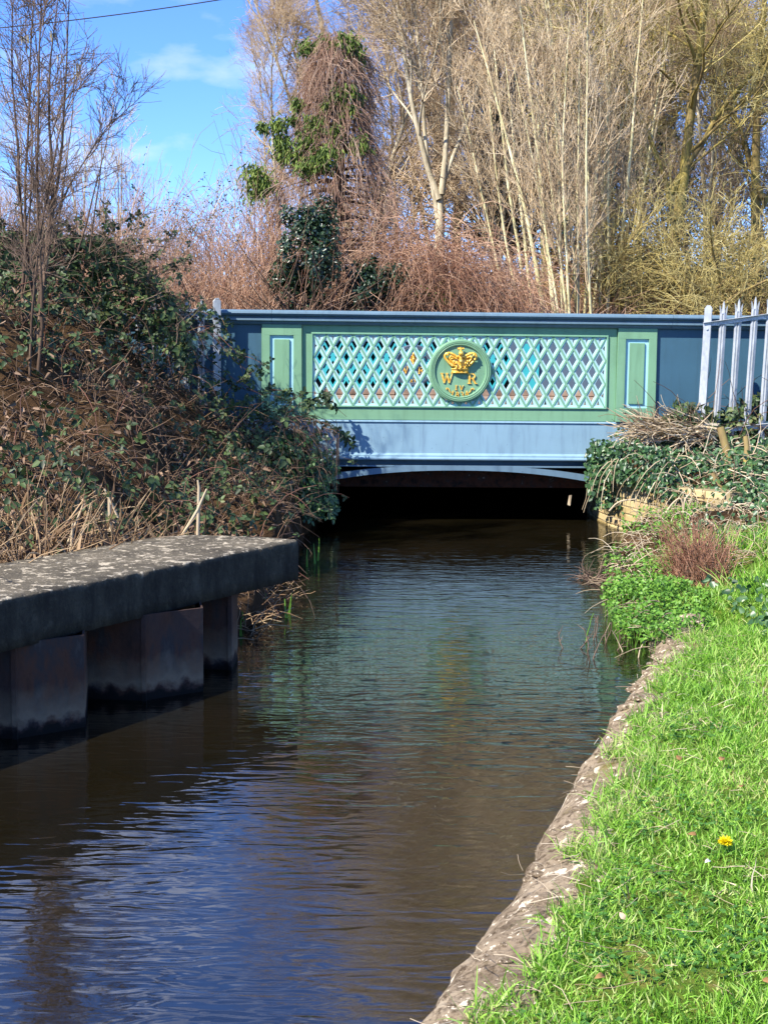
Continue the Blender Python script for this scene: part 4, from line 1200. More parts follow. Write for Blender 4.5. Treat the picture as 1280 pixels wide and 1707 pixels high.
rl = empty('bramble_bush', (-2.6, 13, 2), 0, 'dark leafy bramble crest sloping down in front of the left palisade fence', 'bramble')
O = np.array([-2.6, 13, 2.])
n = 2300
px = rng.uniform(-60, 318, n); top = np.interp(px, [-60, 100, 180, 225, 260, 290, 318], [385, 395, 402, 432, 462, 505, 570])
py = top + rng.uniform(0, 1, n) ** 1.3 * np.interp(px, [0, 200, 318], [150, 150, 70])
p0 = np.array([at(a_, b_, c_) for a_, b_, c_ in zip(px, py, rng.uniform(12.5, 13.6, n))])
V, F = bramble_leaves(p0 - O, .055); link('leaves', np_mesh('leaves', V, F, LEAFM), rl)
sel = rng.choice(n, 420, False)
P = grow(p0[sel], norm(np.stack([rng.normal(.3, .6, 420), rng.normal(-.1, .4, 420), rng.normal(-.1, .6, 420)], 1)), rng.uniform(.2, .6, 420), 6, .12, .15)
V, F = tubes(P - O, taper(P, .004, .0018), 3); link('cane', np_mesh('cane', V, F, CANE), rl)

n = 210
px = rng.uniform(-60, 300, n); py = np.interp(px, [-60, 100, 180, 225, 260, 290, 318], [385, 395, 402, 432, 462, 505, 570]) + rng.uniform(-5, 70, n)
p0 = np.array([at(a_, b_, c_) for a_, b_, c_ in zip(px, py, rng.uniform(12.4, 13.4, n))])
P = grow(p0, norm(np.stack([rng.normal(.25, .7, n), rng.normal(0, .4, n), rng.uniform(.2, 1.4, n)], 1)), rng.uniform(.25, .85, n), 7, rng.uniform(.02, .22, n), .13)
Rr = taper(P, .0042, .0018)
p1, d1, _, _ = pick(P, Rr, 4, .2, 1)
Pb = grow(p1, fork(d1, 20, 60, .1), rng.uniform(.08, .3, len(p1)), 4, .05, .16)
V, F = merge([tubes(P - O, Rr, 3), tubes(Pb - O, taper(Pb, .0026, .0014), 3)]); link('dead_twigs', np_mesh('dead_twigs', V, F, TW_DARK), rl)
lp, _, _, _ = pick(P[:110], .003, 5, .3, 1)
V, F = bramble_leaves(lp - O, .045); link('shoot_leaves', np_mesh('shoot_leaves', V, F, LEAFM), rl)

# brambles climbing the left palisade
fb = empty('bramble_on_fence', (-2, 13.9, 1.2), 0, 'straggling bramble shoots climbing the left palisade fence and blue wall', 'bramble')
O = np.array([-2, 13.9, 1.2])
lines = [[(290, 560), (330, 540), (362, 555), (395, 590), (430, 600), (445, 615)], [(300, 500), (340, 540), (380, 590), (420, 625)], [(370, 530), (385, 565), (400, 605), (410, 640)], [(250, 520), (300, 560), (350, 600), (400, 640), (440, 660)], [(200, 430), (240, 460), (280, 500), (310, 520), (350, 515)], [(280, 590), (340, 610), (400, 650), (450, 655), (480, 668)], [(160, 400), (210, 415), (250, 440), (280, 480)]]
cl = []
for l in lines:
    q = np.array([at(x, y, 13.85 - .05 * i) for i, (x, y) in enumerate(l)])
    for _ in range(2):
        q2 = [q[0]]
        for i in range(len(q) - 1): q2 += [q[i] * .75 + q[i + 1] * .25, q[i] * .25 + q[i + 1] * .75]
        q = np.array(q2 + [q[-1]])
    cl.append(q)
V, F = merge([tubes(q[None] - O, taper(q[None], .005, .002), 4) for q in cl])
link('cane', np_mesh('cane', V, F, CANE), fb)
lp = np.concatenate([pick(q[None], .003, 26, .0, 1)[0] for q in cl])
V, F = bramble_leaves(lp - O + rng.normal(0, .04, lp.shape), .055)
link('leaves', np_mesh('leaves', V, F, LEAFM), fb)

# reed shoots in the shallows beyond the coping
sh = empty('reed_shoots', (-.75, 8.9, 0), 0, 'young green reed shoots in the shallows beyond the coping end', 'reeds')
O = np.array([-.75, 8.9, 0.])
spots = [(405, 1045), (432, 1020), (440, 1012), (478, 1030), (482, 1022), (436, 1000), (402, 1060), (525, 940), (512, 945), (530, 935)]
for i, (x, y) in enumerate(spots):
    g_ = on(x, y, 0)
    P = grow(np.array([g_]) - O, [[random.uniform(-.15, .15), 0, 1]], random.uniform(.10, .2), 4, 0, .05)
    V, F = ribbons(P, taper(P, .009, .002), np.array([[1., .2, 0]]))
    link('shoot', np_mesh('shoot', V, F, HERB), sh)
n = 160
p0 = np.stack([rng.normal(-.92, .09, n), rng.uniform(8.2, 10.2, n), rng.uniform(-.03, .06, n)], 1)
P = grow(p0 - O, norm(np.stack([rng.normal(.5, .5, n), rng.normal(0, .6, n), rng.normal(.4, .5, n)], 1)), rng.uniform(.1, .35, n), 4, .12, .2)
V, F = tubes(P, taper(P, .004, .002), 3)
link('dead_stalks', np_mesh('dead_stalks', V, F, REED), sh)

# ------------------------------------------------------------------ trees
def tree_levels(P, R, levels, g):
    """returns list of (P,R) per level below the given one"""
    out = []
    for lv in levels:
        p, d, r, tt = pick(P, R, lv['m'], *lv.get('t', (.2, 1)), g=g)
        nd = fork(d, *lv['ang'], lv.get('up', .1), g)
        L = g.uniform(*lv['L'], len(p)) * (1 - lv.get('short', .5) * tt)
        Pn = grow(p, nd, L, lv['k'], -lv.get('trop', .05), lv.get('jit', .12), g)
        ra = np.minimum(r * lv.get('rr', .6), lv.get('rmax', 1)); ra = np.maximum(ra, lv['rt'] * 1.2)
        Rn = taper(Pn, ra, lv['rt'])
        out.append((Pn, Rn)); P, R = Pn, Rn
    return out
def make_tree(name, label, cat, loc, stems, levels, seed, mat_trunk, mat_twig, group=None, trunk_lv=1, sides0=8, part='trunk', rz=0.0):
    """stems: list of (offset xyz, direction, length, r0, r1, k, jit, trop)"""
    g = np.random.default_rng(seed)
    root = empty(name, loc, rz, label, cat, group)
    SP, SR = [], []
    for (o_, d_, L, ra, rb, k, jit, trop) in stems:
        P = grow(np.array([o_]), np.array([d_], float), L, k, -trop, jit, g)
        tq = np.linspace(0, 1, k + 1)[None]
        R = ra * (1 - tq) ** .8 + rb; R[:, 0] *= 1.25
        V, F = tubes(P, R, sides0)
        link(part, np_mesh(part, V, F, mat_trunk, None, True), root)
        SP.append(P); SR.append(R)
    kk = max(p.shape[1] for p in SP)
    P = np.concatenate([p for p in SP if p.shape[1] == kk]); R = np.concatenate([r for r in SR if r.shape[1] == kk])
    lv = tree_levels(P, R, levels, g)
    if trunk_lv:
        V, F = merge([tubes(p, r, 5) for p, r in lv[:trunk_lv]])
        link('limbs', np_mesh('limbs', V, F, mat_trunk, None, True), root)
    V, F = merge([tubes(p, r, 3) for p, r in lv[trunk_lv:]])
    link('crown', np_mesh('crown', V, F, mat_twig), root)
    return root
def copy_tree(o, loc, rz, sc, label, group=None):
    r = o.copy(); col.objects.link(r); r.location = loc; r.rotation_euler = (0, 0, rz); r.scale = (sc, sc, sc)
    r['label'] = label
    if group: r['group'] = group
    for ch in list(o.children):
        c = ch.copy(); col.objects.link(c); c.parent = r
    return r
GRP = 'bare trees behind the bridge'
def gpos(px, Y): 
    x = at(px, 600, Y)[0]
    return (x, Y, float(GZ(x, Y, False)) - .05)
lvA = [dict(m=13, t=(.15, .98), ang=(18, 50), L=(1.8, 3.8), k=6, up=.12, trop=.07, jit=.10, rr=.55, rt=.012, short=.55),
       dict(m=9, t=(.2, 1), ang=(20, 50), L=(.9, 2.0), k=5, up=.06, trop=.04, jit=.2, rr=.6, rt=.006, short=.5),
       dict(m=7, t=(.15, 1), ang=(20, 55), L=(.4, .95), k=4, up=.03, trop=.02, jit=.24, rr=.6, rt=.0036, short=.4),
       dict(m=3, t=(.15, 1), ang=(25, 65), L=(.2, .5), k=2, up=.02, trop=.02, jit=.22, rr=.6, rt=.0028, short=.3)]
ashA = make_tree('ash_tree', 'pale forked ash tree with thick lower trunk, right of the creeper covered conifer', 'tree', gpos(728, 29.5),
    [((0, 0, 0), (-.02, 0, 1), 2.1, .075, .062, 8, .03, .02), ((.0, 0, 1.9), (-.42, .0, 1), 8.5, .05, .009, 12, .055, .07), ((.05, 0, 2.0), (.12, .05, 1), 9.0, .05, .009, 12, .05, .05), ((.0, .02, 2.0), (.45, .1, 1), 8.0, .04, .009, 12, .055, .06), ((-.02, .02, 1.5), (-.12, .1, 1), 7.5, .04, .010, 12, .055, .05)],
    lvA, 21, BARK_PALE, TW_PALE, GRP)
ashB = make_tree('ash_tree', 'bare grey tree spreading against the blue sky left of the conifer', 'tree', gpos(600, 33),
    [((0, 0, 0), (-.1, 0, 1), 9.5, .085, .012, 12, .055, .05), ((-.1, 0, 1.0), (-.8, .1, 1), 7.0, .055, .010, 12, .055, .06), ((.1, 0, .8), (.3, .1, 1), 8.0, .055, .010, 12, .055, .06)], lvA, 22, BARK_PALE, TW_BROWN, GRP)
ashC = make_tree('ash_tree', 'tall brown twigged tree rising behind the slender hazel stems', 'tree', gpos(905, 33),
    [((0, 0, 0), (.02, 0, 1), 10, .07, .012, 12, .045, .05), ((.1, 0, .4), (.32, 0, 1), 9.0, .05, .010, 12, .05, .05), ((-.1, 0, .4), (-.3, 0, 1), 8.5, .045, .010, 12, .05, .05)], lvA, 23, BARK_PALE, TW_BROWN, GRP)
lvM = [dict(m=15, t=(.2, .98), ang=(35, 80), L=(2.2, 4.6), k=8, up=.05, trop=.03, jit=.18, rr=.4, rt=.012, rmax=.035, short=.45)] + [dict(x) for x in lvA[1:]]
for x in lvM[1:]: x['jit'] = .22; x['ang'] = (25, 70); x['trop'] = .02
moss = make_tree('mossy_tree', 'thick trunked tree with yellow green mossy limbs near the right edge', 'tree', gpos(1108, 28.5),
    [((0, 0, 0), (.03, 0, 1), 10, .115, .014, 12, .05, .03), ((0, 0, 2.2), (.4, -.1, 1), 7, .05, .010, 12, .09, .03), ((0, 0, 2.0), (-.35, -.1, 1), 6.5, .038, .010, 12, .09, .03)], lvM, 24, BARK_MOSS, TW_MOSS, GRP)
copy_tree(moss, gpos(1260, 30), 2.3, .92, 'mossy limbed tree at the far right edge behind the fence', GRP)
copy_tree(ashC, gpos(468, 33), 2.2, .62, 'smaller bare tree with fine twigs reaching left into the blue sky beside the conifer', GRP)
n_far = 'bare brown tree in the wood far behind the bridge'
far_spots = [(660 + 47 * i + (17 * i) % 29, 34 + (i * 5) % 9, (ashC, ashB, ashA)[i % 3], .72 + .12 * ((i * 7) % 5)) for i in range(0, 17) if i not in (9, 12, 14)] + [(600, 40, ashC, .6), (1170, 31, ashC, .7), (1010, 31.5, ashC, .75), (830, 31, ashC, .72)]
for i, (px, Y, pr, sc) in enumerate(far_spots):
    copy_tree(pr, gpos(px, Y), 1.3 * i + .5, sc, n_far, GRP)
# hazel stools: slender straight stems
lvH = [dict(m=12, t=(.2, .98), ang=(14, 40), L=(.9, 2.2), k=5, up=.15, trop=.06, jit=.1, rr=.5, rt=.006, short=.4),
       dict(m=7, t=(.15, 1), ang=(18, 45), L=(.4, 1.0), k=4, up=.1, trop=.05, jit=.12, rr=.6, rt=.0038, short=.4),
       dict(m=5, t=(.15, 1), ang=(20, 45), L=(.2, .5), k=2, up=.06, trop=.04, jit=.12, rr=.6, rt=.003, short=.3)]
def hazel(label, stems_px, Y, seed, H=6.2):
    x0, _, z0 = gpos(sum(s[0] for s in stems_px) / len(stems_px), Y)
    st = []
    for (pa, pb, r) in stems_px:        # foot and its lean at y=250
        a_ = at(pa, 525, Y); b_ = at(pb, 200, Y)
        d = (b_ - a_); d[1] = random.uniform(-.3, .3)
        foot = a_ - d / d[2] * (a_[2] - z0 - .0)
        st.append(((foot[0] - x0, random.uniform(-.3, .3), 0), tuple(d / np.linalg.norm(d)), H * random.uniform(.85, 1.15), r, .006, 12, .028, .012))
    return make_tree('hazel_clump', label, 'tree', (x0, Y, z0), st, lvH, seed, BARK_HAZEL, TW_PALE, GRP, 0, 6, 'stem')
hazel('cluster of slender pale hazel stems rising right of centre behind the bridge', [(905, 855, .042), (922, 895, .046), (938, 930, .03), (962, 950, .036), (975, 1000, .032)], 25.5, 31)
hazel('looser hazel stems leaning right, nearest the mossy trunk', [(1000, 985, .030), (1012, 1020, .034), (1026, 1062, .038), (990, 1040, .026)], 26.2, 32)
hazel('thin hazel stems leaning left of the main hazel cluster', [(870, 790, .026), (845, 770, .022), (888, 850, .03)], 26.8, 33, 5.5)

hazel('slim hazel stems close behind the parapet cap just right of the russet scrub', [(945, 905, .022), (955, 968, .026), (968, 975, .022), (985, 960, .024), (930, 880, .02)], 24.6, 34, 5.8)
hazel('pale hazel stems farther back between the main cluster and the ivy mass', [(880, 840, .03), (910, 905, .034), (1005, 1000, .034), (1040, 1090, .03), (995, 960, .026)], 28.2, 35, 7.0)
# brown tangle under the wood behind
g = np.random.default_rng(77)
n = 3600
x = g.uniform(-1.5, 11, n); yy = g.uniform(30.5, 34, n)
p0 = np.stack([x, yy, GZ(x, yy, False) + g.uniform(-.2, 2.6, n)], 1)
P = grow(p0, norm(g.normal(size=(n, 3)) + [0, 0, .55]), g.uniform(.6, 1.8, n), 4, .03, .22, g)
V, F = tubes(P, taper(P, .011, .004), 3)
tag(link('woodland_undergrowth', np_mesh('woodland_undergrowth', V, F, TW_BROWN)), kind='stuff')

# low leaning mossy bush at the right, with dark evergreen behind
lvB = [dict(m=9, t=(.1, 1), ang=(20, 60), L=(.9, 2.1), k=6, up=.0, trop=-.02, jit=.16, rr=.6, rt=.005, short=.3), dict(m=6, t=(.1, 1), ang=(20, 60), L=(.4, 1.0), k=4, up=.0, trop=-.02, jit=.18, rr=.6, rt=.0035, short=.3), dict(m=5, t=(.1, 1), ang=(20, 60), L=(.2, .5), k=2, up=0, trop=0, jit=.15, rr=.6, rt=.003, short=.3)]
st = [((random.uniform(-1.3, 1.3), random.uniform(-.5, .5), 0), (random.uniform(-.9, .7), random.uniform(-.5, .1), random.uniform(.6, 1.2)), random.uniform(1.8, 3.4), .035, .008, 10, .08, -.06) for _ in range(13)]
make_tree('mossy_bush', 'tangled yellow green mossy bush above the right palisade fence', 'bush', gpos(1225, 25.5), st, lvB, 41, BARK_MOSS, TW_MOSS, None, 0, 6, 'stem')
st = [((random.uniform(-1.5, 1.5), random.uniform(-.5, .5), 0), (random.uniform(-.6, .6), random.uniform(-.5, .1), 1), random.uniform(1.6, 3.0), .025, .006, 10, .1, -.05) for _ in range(12)]
make_tree('mossy_bush', 'low olive twiggy bush between the hazel stems and mossy trunk', 'bush', gpos(1090, 26.5), st, lvB, 42, BARK_MOSS, TW_MOSS, None, 0, 6, 'stem')
def leaf_bush(name, label, c, rad, n, size, mat, seed, core=True, cat='bush', flat=.8):
    g = np.random.default_rng(seed)
    root = empty(name, (c[0], c[1], c[2] - rad[2]), 0, label, cat)
    lob = norm(g.normal(size=(16, 3))) * g.uniform(.25, .95, (16, 1)); lr = g.uniform(.16, .5, 16); li = g.choice(16, n, p=lr ** 2 / (lr ** 2).sum())
    q = lob[li] + norm(g.normal(size=(n, 3))) * (g.random((n, 1)) ** .5) * lr[li][:, None]
    P = q * np.array(rad) + [0, 0, rad[2]]
    N = norm(q + g.normal(0, .5, (n, 3)) + [0, -.2, .2]); D = norm(np.cross(N, g.normal(size=(n, 3)))); D[:, 2] -= .3
    sz = size * g.uniform(.6, 1.3, n)
    V, F = leaves(P, D, N, sz, sz * .36)
    link('foliage', np_mesh('foliage', V, F, mat), root)
    m_ = 90
    p0 = np.tile([[0, 0, 0.]], (m_, 1)) + g.normal(0, .2, (m_, 3)) * [1, 1, .2]
    Pn = grow(p0, norm(g.normal(size=(m_, 3)) * [1, 1, .4] + [0, 0, 1.0]), g.uniform(.6, 1.7, m_) * rad[2], 6, .05, .15, g)
    V, F = tubes(Pn, taper(Pn, .02, .005), 4)
    link('stems', np_mesh('stems', V, F, BARK_DARK), root)
    return root
c = at(1190, 470, 27.5); leaf_bush('evergreen_bush', 'dark evergreen bush showing behind the mossy twigs at right', c, (2.3, 1.0, 1.3), 9000, .075, DIVY, 51)
c = at(1010, 330, 31.5); leaf_bush('ivy_clad_tree', 'dark ivy mass behind the upper hazel stems', c, (2.6, 1.0, 2.2), 8000, .08, DIVY, 52)
c = at(840, 270, 32.0); leaf_bush('ivy_clad_tree', 'dark ivy mass on trunks between the pale ash and the hazels', c, (1.2, .8, 2.0), 4500, .08, DIVY, 56)
c = at(508, 440, 23.55); leaf_bush('ivy_bush', 'glossy dark ivy bush at the foot of the creeper covered conifer', c, (.72, .4, 1.15), 7000, .065, DIVY, 53)
c = at(625, 480, 23.75); leaf_bush('ivy_bush', 'dark ivy under the hanging dead creeper right of the glossy ivy', c, (.7, .35, .62), 3200, .065, DIVY, 54)
c = at(728, 505, 24.0); leaf_bush('green_shrub', 'small bright green shrub just above the parapet cap', c, (.42, .3, .38), 420, .06, HERB, 55)

# ------------------------------------------------------------------ conifer smothered in dead creeper
cz = gpos(560, 26.0)
con = empty('conifer', cz, 0, 'tall conifer smothered in hanging dead pinkish creeper with green tufts', 'tree')
zt = at(560, 55, 26)[2] - cz[2]
prof_z = np.array([0, .25, .41, .58, .69, .9, 1.0]) * zt; prof_r = np.array([1.5, 1.45, 1.2, .82, .58, .52, .2])
g = np.random.default_rng(61)
P = grow(np.array([[0, 0, 0.]]), [[0, 0, 1]], zt * .97, 10, 0, .02, g)
V, F = tubes(P, taper(P, .16, .03), 8); link('trunk', np_mesh('trunk', V, F, BARK_DARK, None, True), con)
# drooping boughs
n = 240
zz_ = g.uniform(.06, .98, n) * zt; aa = g.uniform(0, 6.28, n); rr = np.interp(zz_, prof_z, prof_r) * g.uniform(.6, 1.05, n)
P = grow(np.stack([np.zeros(n), np.zeros(n), zz_], 1), np.stack([np.cos(aa), np.sin(aa), np.full(n, .35)], 1), rr * 1.15, 6, .13, .06, g)
V, F = tubes(P, taper(P, .03, .008), 4); link('boughs', np_mesh('boughs', V, F, BARK_DARK), con)
# hanging curtains of dead creeper
n = 4800
zz_ = zt * (1 - g.random(n) ** 1.25 * .93); aa = g.uniform(0, 6.28, n)
lump_ = 1 + .16 * np.sin(aa * 3 + zz_ * 1.4) + .10 * np.sin(aa * 7 - zz_ * 2.3)
rr = np.interp(zz_, prof_z, prof_r) * lump_ * g.uniform(.82, 1.08, n)
p0 = np.stack([np.cos(aa) * rr, np.sin(aa) * rr, zz_], 1)
d0 = np.stack([np.cos(aa) * .35, np.sin(aa) * .35, np.full(n, -.5)], 1) + g.normal(0, .28, (n, 3))
P = grow(p0, d0, g.uniform(.2, .9, n), 5, .25, .24, g)
V, F = tubes(P, taper(P, .0055, .003), 3); link('dead_creeper', np_mesh('dead_creeper', V, F, CREEP), con)
# green tufts
tuft_px = [(510, 80, .16), (575, 75, .22), (590, 85, .2), (540, 70, .14), (570, 165, .18), (580, 190, .16), (548, 180, .10), (597, 170, .12), (497, 175, .12), (530, 210, .2), (562, 225, .14), (465, 210, .18), (440, 212, .10), (475, 255, .2), (500, 262, .22), (515, 240, .2), (548, 268, .26), (540, 275, .2), (600, 250, .2), (425, 290, .22), (430, 320, .22), (445, 310, .18), (512, 285, .16), (585, 160, .12), (470, 235, .14), (490, 200, .1)]
parts = []
for (x, y, r) in tuft_px:
    c = at(x, y, 26)
    dx = (c[0] - cz[0]); zz0 = c[2] - cz[2]; R_ = float(np.interp(zz0, prof_z, prof_r))
    yy = -math.sqrt(max(.02, R_ * R_ - min(dx * dx, R_ * R_ * .9))) * 1.02
    k = int(175 * r / .2)
    C0 = np.array([dx, yy, zz0]) + g.normal(0, 1, (k, 3)) * [r * .5, r * .35, r * .45]
    D = norm(np.stack([g.normal(0, .5, k), g.normal(-.3, .4, k), np.full(k, -.8)], 1))
    parts.append(leaves(C0, D, norm(g.normal(size=(k, 3)) + [0, -1, .4]), g.uniform(.08, .17, k), .016, .2, .2))
V, F = merge(parts); link('foliage', np_mesh('foliage', V, F, CONIF), con)

# ------------------------------------------------------------------ russet scrub on the far bank
def scrub(name, label, pts, H, mat, rad, bend, seed, Oy):
    g = np.random.default_rng(seed); n = len(pts)
    z = GZ(pts[:, 0], pts[:, 1], False)
    p0 = np.stack([pts[:, 0], pts[:, 1], z - .05], 1)
    P = grow(p0, norm(np.stack([g.normal(0, .4, n), g.normal(-.1, .35, n), np.ones(n)], 1)), H * g.uniform(.4, 1.12, n), 4, g.uniform(*bend, n), .22, g)
    return P
g = np.random.default_rng(71)
n = 13500
pts = np.stack([g.uniform(-8, 7.5, n), 23.6 + 5.4 * g.random(n) ** 1.2], 1)
hx = np.interp(pts[:, 0], [-9, -5.5, -4, -2.5, -.5, .5, 2, 4.5, 8], [3.1, 3.1, 2.9, 3.0, 2.4, 1.8, 1.5, 1.1, .9]) * (.9 + .16 * np.sin(pts[:, 0] * 2.1) + .1 * np.sin(pts[:, 0] * 5.2 + 1))
P = scrub('', '', pts, hx * 1.0, SCRUB, .006, (.02, .22), 72, 0)
Rr = taper(P, g.uniform(.004, .0085, n), .003)
p1, d1, r1, t1 = pick(P[::2], Rr[::2], 1, .35, 1, g)
Pb = grow(p1, fork(d1, 25, 75, .05, g), g.uniform(.25, .8, len(p1)), 2, g.uniform(0, .3, len(p1)), .3, g)
V, F = merge([tubes(P, Rr, 3), tubes(Pb, taper(Pb, .0045, .0025), 3)])
tag(link('dead_scrub', np_mesh('dead_scrub', V, F, SCRUB)), kind='stuff')
# drooping mound of dead creeper to the right of the conifer
n = 2300
x = g.uniform(-1.6, 2.6, n); x = np.where((x < .1) & (g.random(n) < .75), x + 2.0, x); y = g.uniform(23.6, 25.2, n)
top = np.interp(x, [-1.6, -.8, .2, 1.2, 2.6], [2.9, 3.3, 3.3, 3.0, 2.5]) + g.normal(0, .25, n)
p0 = np.stack([x, y, top * g.uniform(.62, 1, n) + .6], 1)
P = grow(p0, norm(np.stack([g.normal(0, .7, n), g.normal(-.4, .5, n), g.normal(.1, .5, n)], 1)), g.uniform(.5, 1.6, n), 7, .26, .16, g)
V, F = tubes(P, taper(P, .006, .003), 3)
mo = tag(link('creeper_mound', np_mesh('creeper_mound', V, F, SCRUB)), 'mound of drooping dead creeper between the conifer and pale ash', 'creeper')
# leafy bramble sprays on the skyline at the left
sk_ = empty('bramble_bush', (-3.8, 26, 2.5), 0, 'sparse green bramble sprays arching on the skyline left of the conifer', 'bramble')
O = np.array([-3.8, 26, 2.5])
n = 46
x = g.uniform(-5.0, -2.4, n)
p0 = np.stack([x, g.uniform(25.4, 27, n), g.uniform(3.3, 4.3, n)], 1)
P = grow(p0, norm(np.stack([g.normal(.1, .8, n), g.normal(0, .4, n), g.uniform(.5, 1.4, n)], 1)), g.uniform(.7, 1.9, n), 8, .16, .12, g)
V, F = tubes(P - O, taper(P, .008, .004), 3); link('cane', np_mesh('cane', V, F, TW_BROWN), sk_)
lp, _, _, _ = pick(P, .004, 14, .15, 1, g)
V, F = leaves(lp - O + g.normal(0, .05, lp.shape), rdir(len(lp), -.2, g), rdir(len(lp), .5, g), g.uniform(.03, .07, len(lp)), .014)
link('leaves', np_mesh('leaves', V, F, LEAFM), sk_)

# ------------------------------------------------------------------ the hazel on the left bank, close by
lvL = [dict(m=10, t=(.2, .98), ang=(12, 32), L=(.3, .9), k=6, up=.12, trop=.06, jit=.14, rr=.55, rt=.0032, short=.35),
       dict(m=7, t=(.15, 1), ang=(20, 55), L=(.15, .42), k=4, up=.04, trop=.02, jit=.2, rr=.6, rt=.0022, short=.3),
       dict(m=5, t=(.15, 1), ang=(20, 50), L=(.1, .28), k=2, up=.04, trop=.02, jit=.14, rr=.6, rt=.0016, short=.3)]
hz = at(60, 480, 10.8)
st = []
for (pxa, pxb, r, yo) in ((55, 34, .017, 0), (60, 100, .022, .1), (50, 8, .016, .2), (65, 72, .016, -.2), (40, 58, .014, .4), (20, -30, .016, .1), (60, 88, .011, -.3), (30, 20, .012, .3)):
    a_ = at(pxa, 470, 10.8 + yo); b_ = at(pxb, 60, 10.8 + yo); d = b_ - a_
    st.append((tuple(a_ - hz - d / d[2] * .9), tuple(d / np.linalg.norm(d)), random.uniform(2.6, 3.5), r * .9, .002, 12, .05, .01))
left_tree = make_tree('hazel_tree', 'dark bare hazel with catkins rising from the brambles at the left edge', 'tree', tuple(hz), st, lvL, 81, BARK_DARK, TW_DARK, None, 0, 7, 'stem')
ct = []
for (x, y, k) in ((130, 105, 7), (128, 120, 5), (42, 60, 4), (100, 90, 3), (85, 55, 4), (60, 150, 3)):
    c = at(x, y, 10.8) - hz
    for _ in range(k):
        q = c + np.array([random.uniform(-.03, .03), random.uniform(-.03, .03), random.uniform(-.02, .02)])
        ct.append(tubes(np.array([[q, q + [.003, 0, -.03], q + [.002, 0, -random.uniform(.05, .075)]]]), np.array([[.003, .0045, .002]]), 5))
V, F = merge(ct); link('catkins', np_mesh('catkins', V, F, CATK), left_tree)
st = []
for (pxa, pxb, ya, yb, r) in ((130, 205, 420, 150, .007), (150, 180, 420, 200, .006), (90, 140, 420, 120, .009)):
    a_ = at(pxa, ya, 12.3); b_ = at(pxb, yb, 12.3); d = b_ - a_
    st.append((tuple(a_ - at(120, 440, 12.3)), tuple(d / np.linalg.norm(d)), np.linalg.norm(d), r, .0015, 10, .03, .01))
make_tree('bare_sapling', 'thin reddish bare sapling shoots leaning over the brambles against the sky', 'sapling', tuple(at(120, 440, 12.3)), st, [dict(m=9, t=(.3, 1), ang=(20, 50), L=(.15, .45), k=4, up=.05, trop=.03, jit=.1, rr=.6, rt=.0016, short=.3), dict(m=3, t=(.2, 1), ang=(20, 50), L=(.06, .16), k=2, up=0, trop=0, jit=.1, rr=.6, rt=.0013, short=.2)], 82, BARK_DARK, TW_BROWN, None, 0, 5, 'stem')
# pale undergrowth and light twigs on the left skyline
lv2 = [dict(m=9, t=(.2, 1), ang=(15, 45), L=(.6, 1.5), k=5, up=.1, trop=.04, jit=.12, rr=.55, rt=.004, short=.4), dict(m=6, t=(.2, 1), ang=(20, 50), L=(.25, .6), k=3, up=.05, trop=.03, jit=.12, rr=.6, rt=.003, short=.3), dict(m=4, t=(.2, 1), ang=(20, 50), L=(.12, .3), k=2, up=0, trop=0, jit=.12, rr=.6, rt=.0026, short=.3)]
st = [((random.uniform(-1.6, 1.6), random.uniform(-.5, .5), 0), (random.uniform(-.2, .2), 0, 1), random.uniform(3.0, 4.0), .02, .005, 9, .05, .02) for _ in range(9)]
make_tree('bare_bush', 'fine pale twiggy bush on the skyline behind the left hazel', 'bush', gpos(110, 27.5), st, lv2, 83, BARK_PALE, TW_PALE, None, 0, 5, 'stem')

# ------------------------------------------------------------------ right bank vegetation
ivr = empty('ivy_mound', (2.9, 13.4, .4), 0, 'green ivy mound spilling over the sunlit brick abutment', 'ivy')
O = np.array([2.9, 13.4, .4])
def right_pts(n, poly_cond, x0, x1, y0, y1):
    xy = scatter_xy(n, x0, x1, y0, y1, poly_cond)
    return np.stack([xy[:, 0], xy[:, 1], GZ(xy[:, 0], xy[:, 1], False)], 1)
facer = lambda n: norm(np.stack([rng.normal(-.35, .5, n), rng.normal(-.75, .5, n), rng.normal(.5, .5, n)], 1))
n = 6000
p0 = right_pts(n, lambda x, y: (x > XR(y) - .02) & (x + .9 * (y - 13.2) > 2.3), 2.2, 5.4, 12.1, 14.25)
p0[:, 2] += rng.uniform(.02, .2, n) + .05
V1 = leaves(p0 - O, norm(np.cross(facer(n), rng.normal(size=(n, 3)))) - [0, 0, .3], facer(n), rng.uniform(.03, .062, n), rng.uniform(.013, .025, n))
n = 1300         # curtain over the face of the wall
s = rng.random(n)
wx = np.interp(s, [0, .35, .7, 1], [2.22, 2.36, 2.52, 2.74]); wy = np.interp(s, [0, .35, .7, 1], [14.35, 13.95, 13.5, 12.95])
zlow = np.interp(s, [0, .15, .4, .8, 1], [.34, .48, .54, .50, .44])
p0 = np.stack([wx - rng.uniform(.0, .12, n), wy - rng.uniform(.0, .1, n), zlow + (rng.random(n) ** 1.2) * (.92 - zlow)], 1)
V2 = leaves(p0 - O, norm(np.stack([rng.normal(-.2, .5, n), rng.normal(-.2, .5, n), rng.normal(-.8, .4, n)], 1)), facer(n), rng.uniform(.03, .06, n), rng.uniform(.013, .025, n))
n = 300
s = rng.random(n)
p0 = np.stack([rng.uniform(2.08, 2.36, n), rng.uniform(13.95, 14.35, n), rng.uniform(.2, .85, n) ], 1)
p0[:, 0] += np.clip(.5 - p0[:, 2], 0, 1) * .3
V3 = leaves(p0 - O, norm(np.stack([rng.normal(-.2, .5, n), rng.normal(-.2, .5, n), rng.normal(-.8, .4, n)], 1)), facer(n), rng.uniform(.035, .065, n), rng.uniform(.016, .028, n))
V, F = merge([V1, V2, V3])
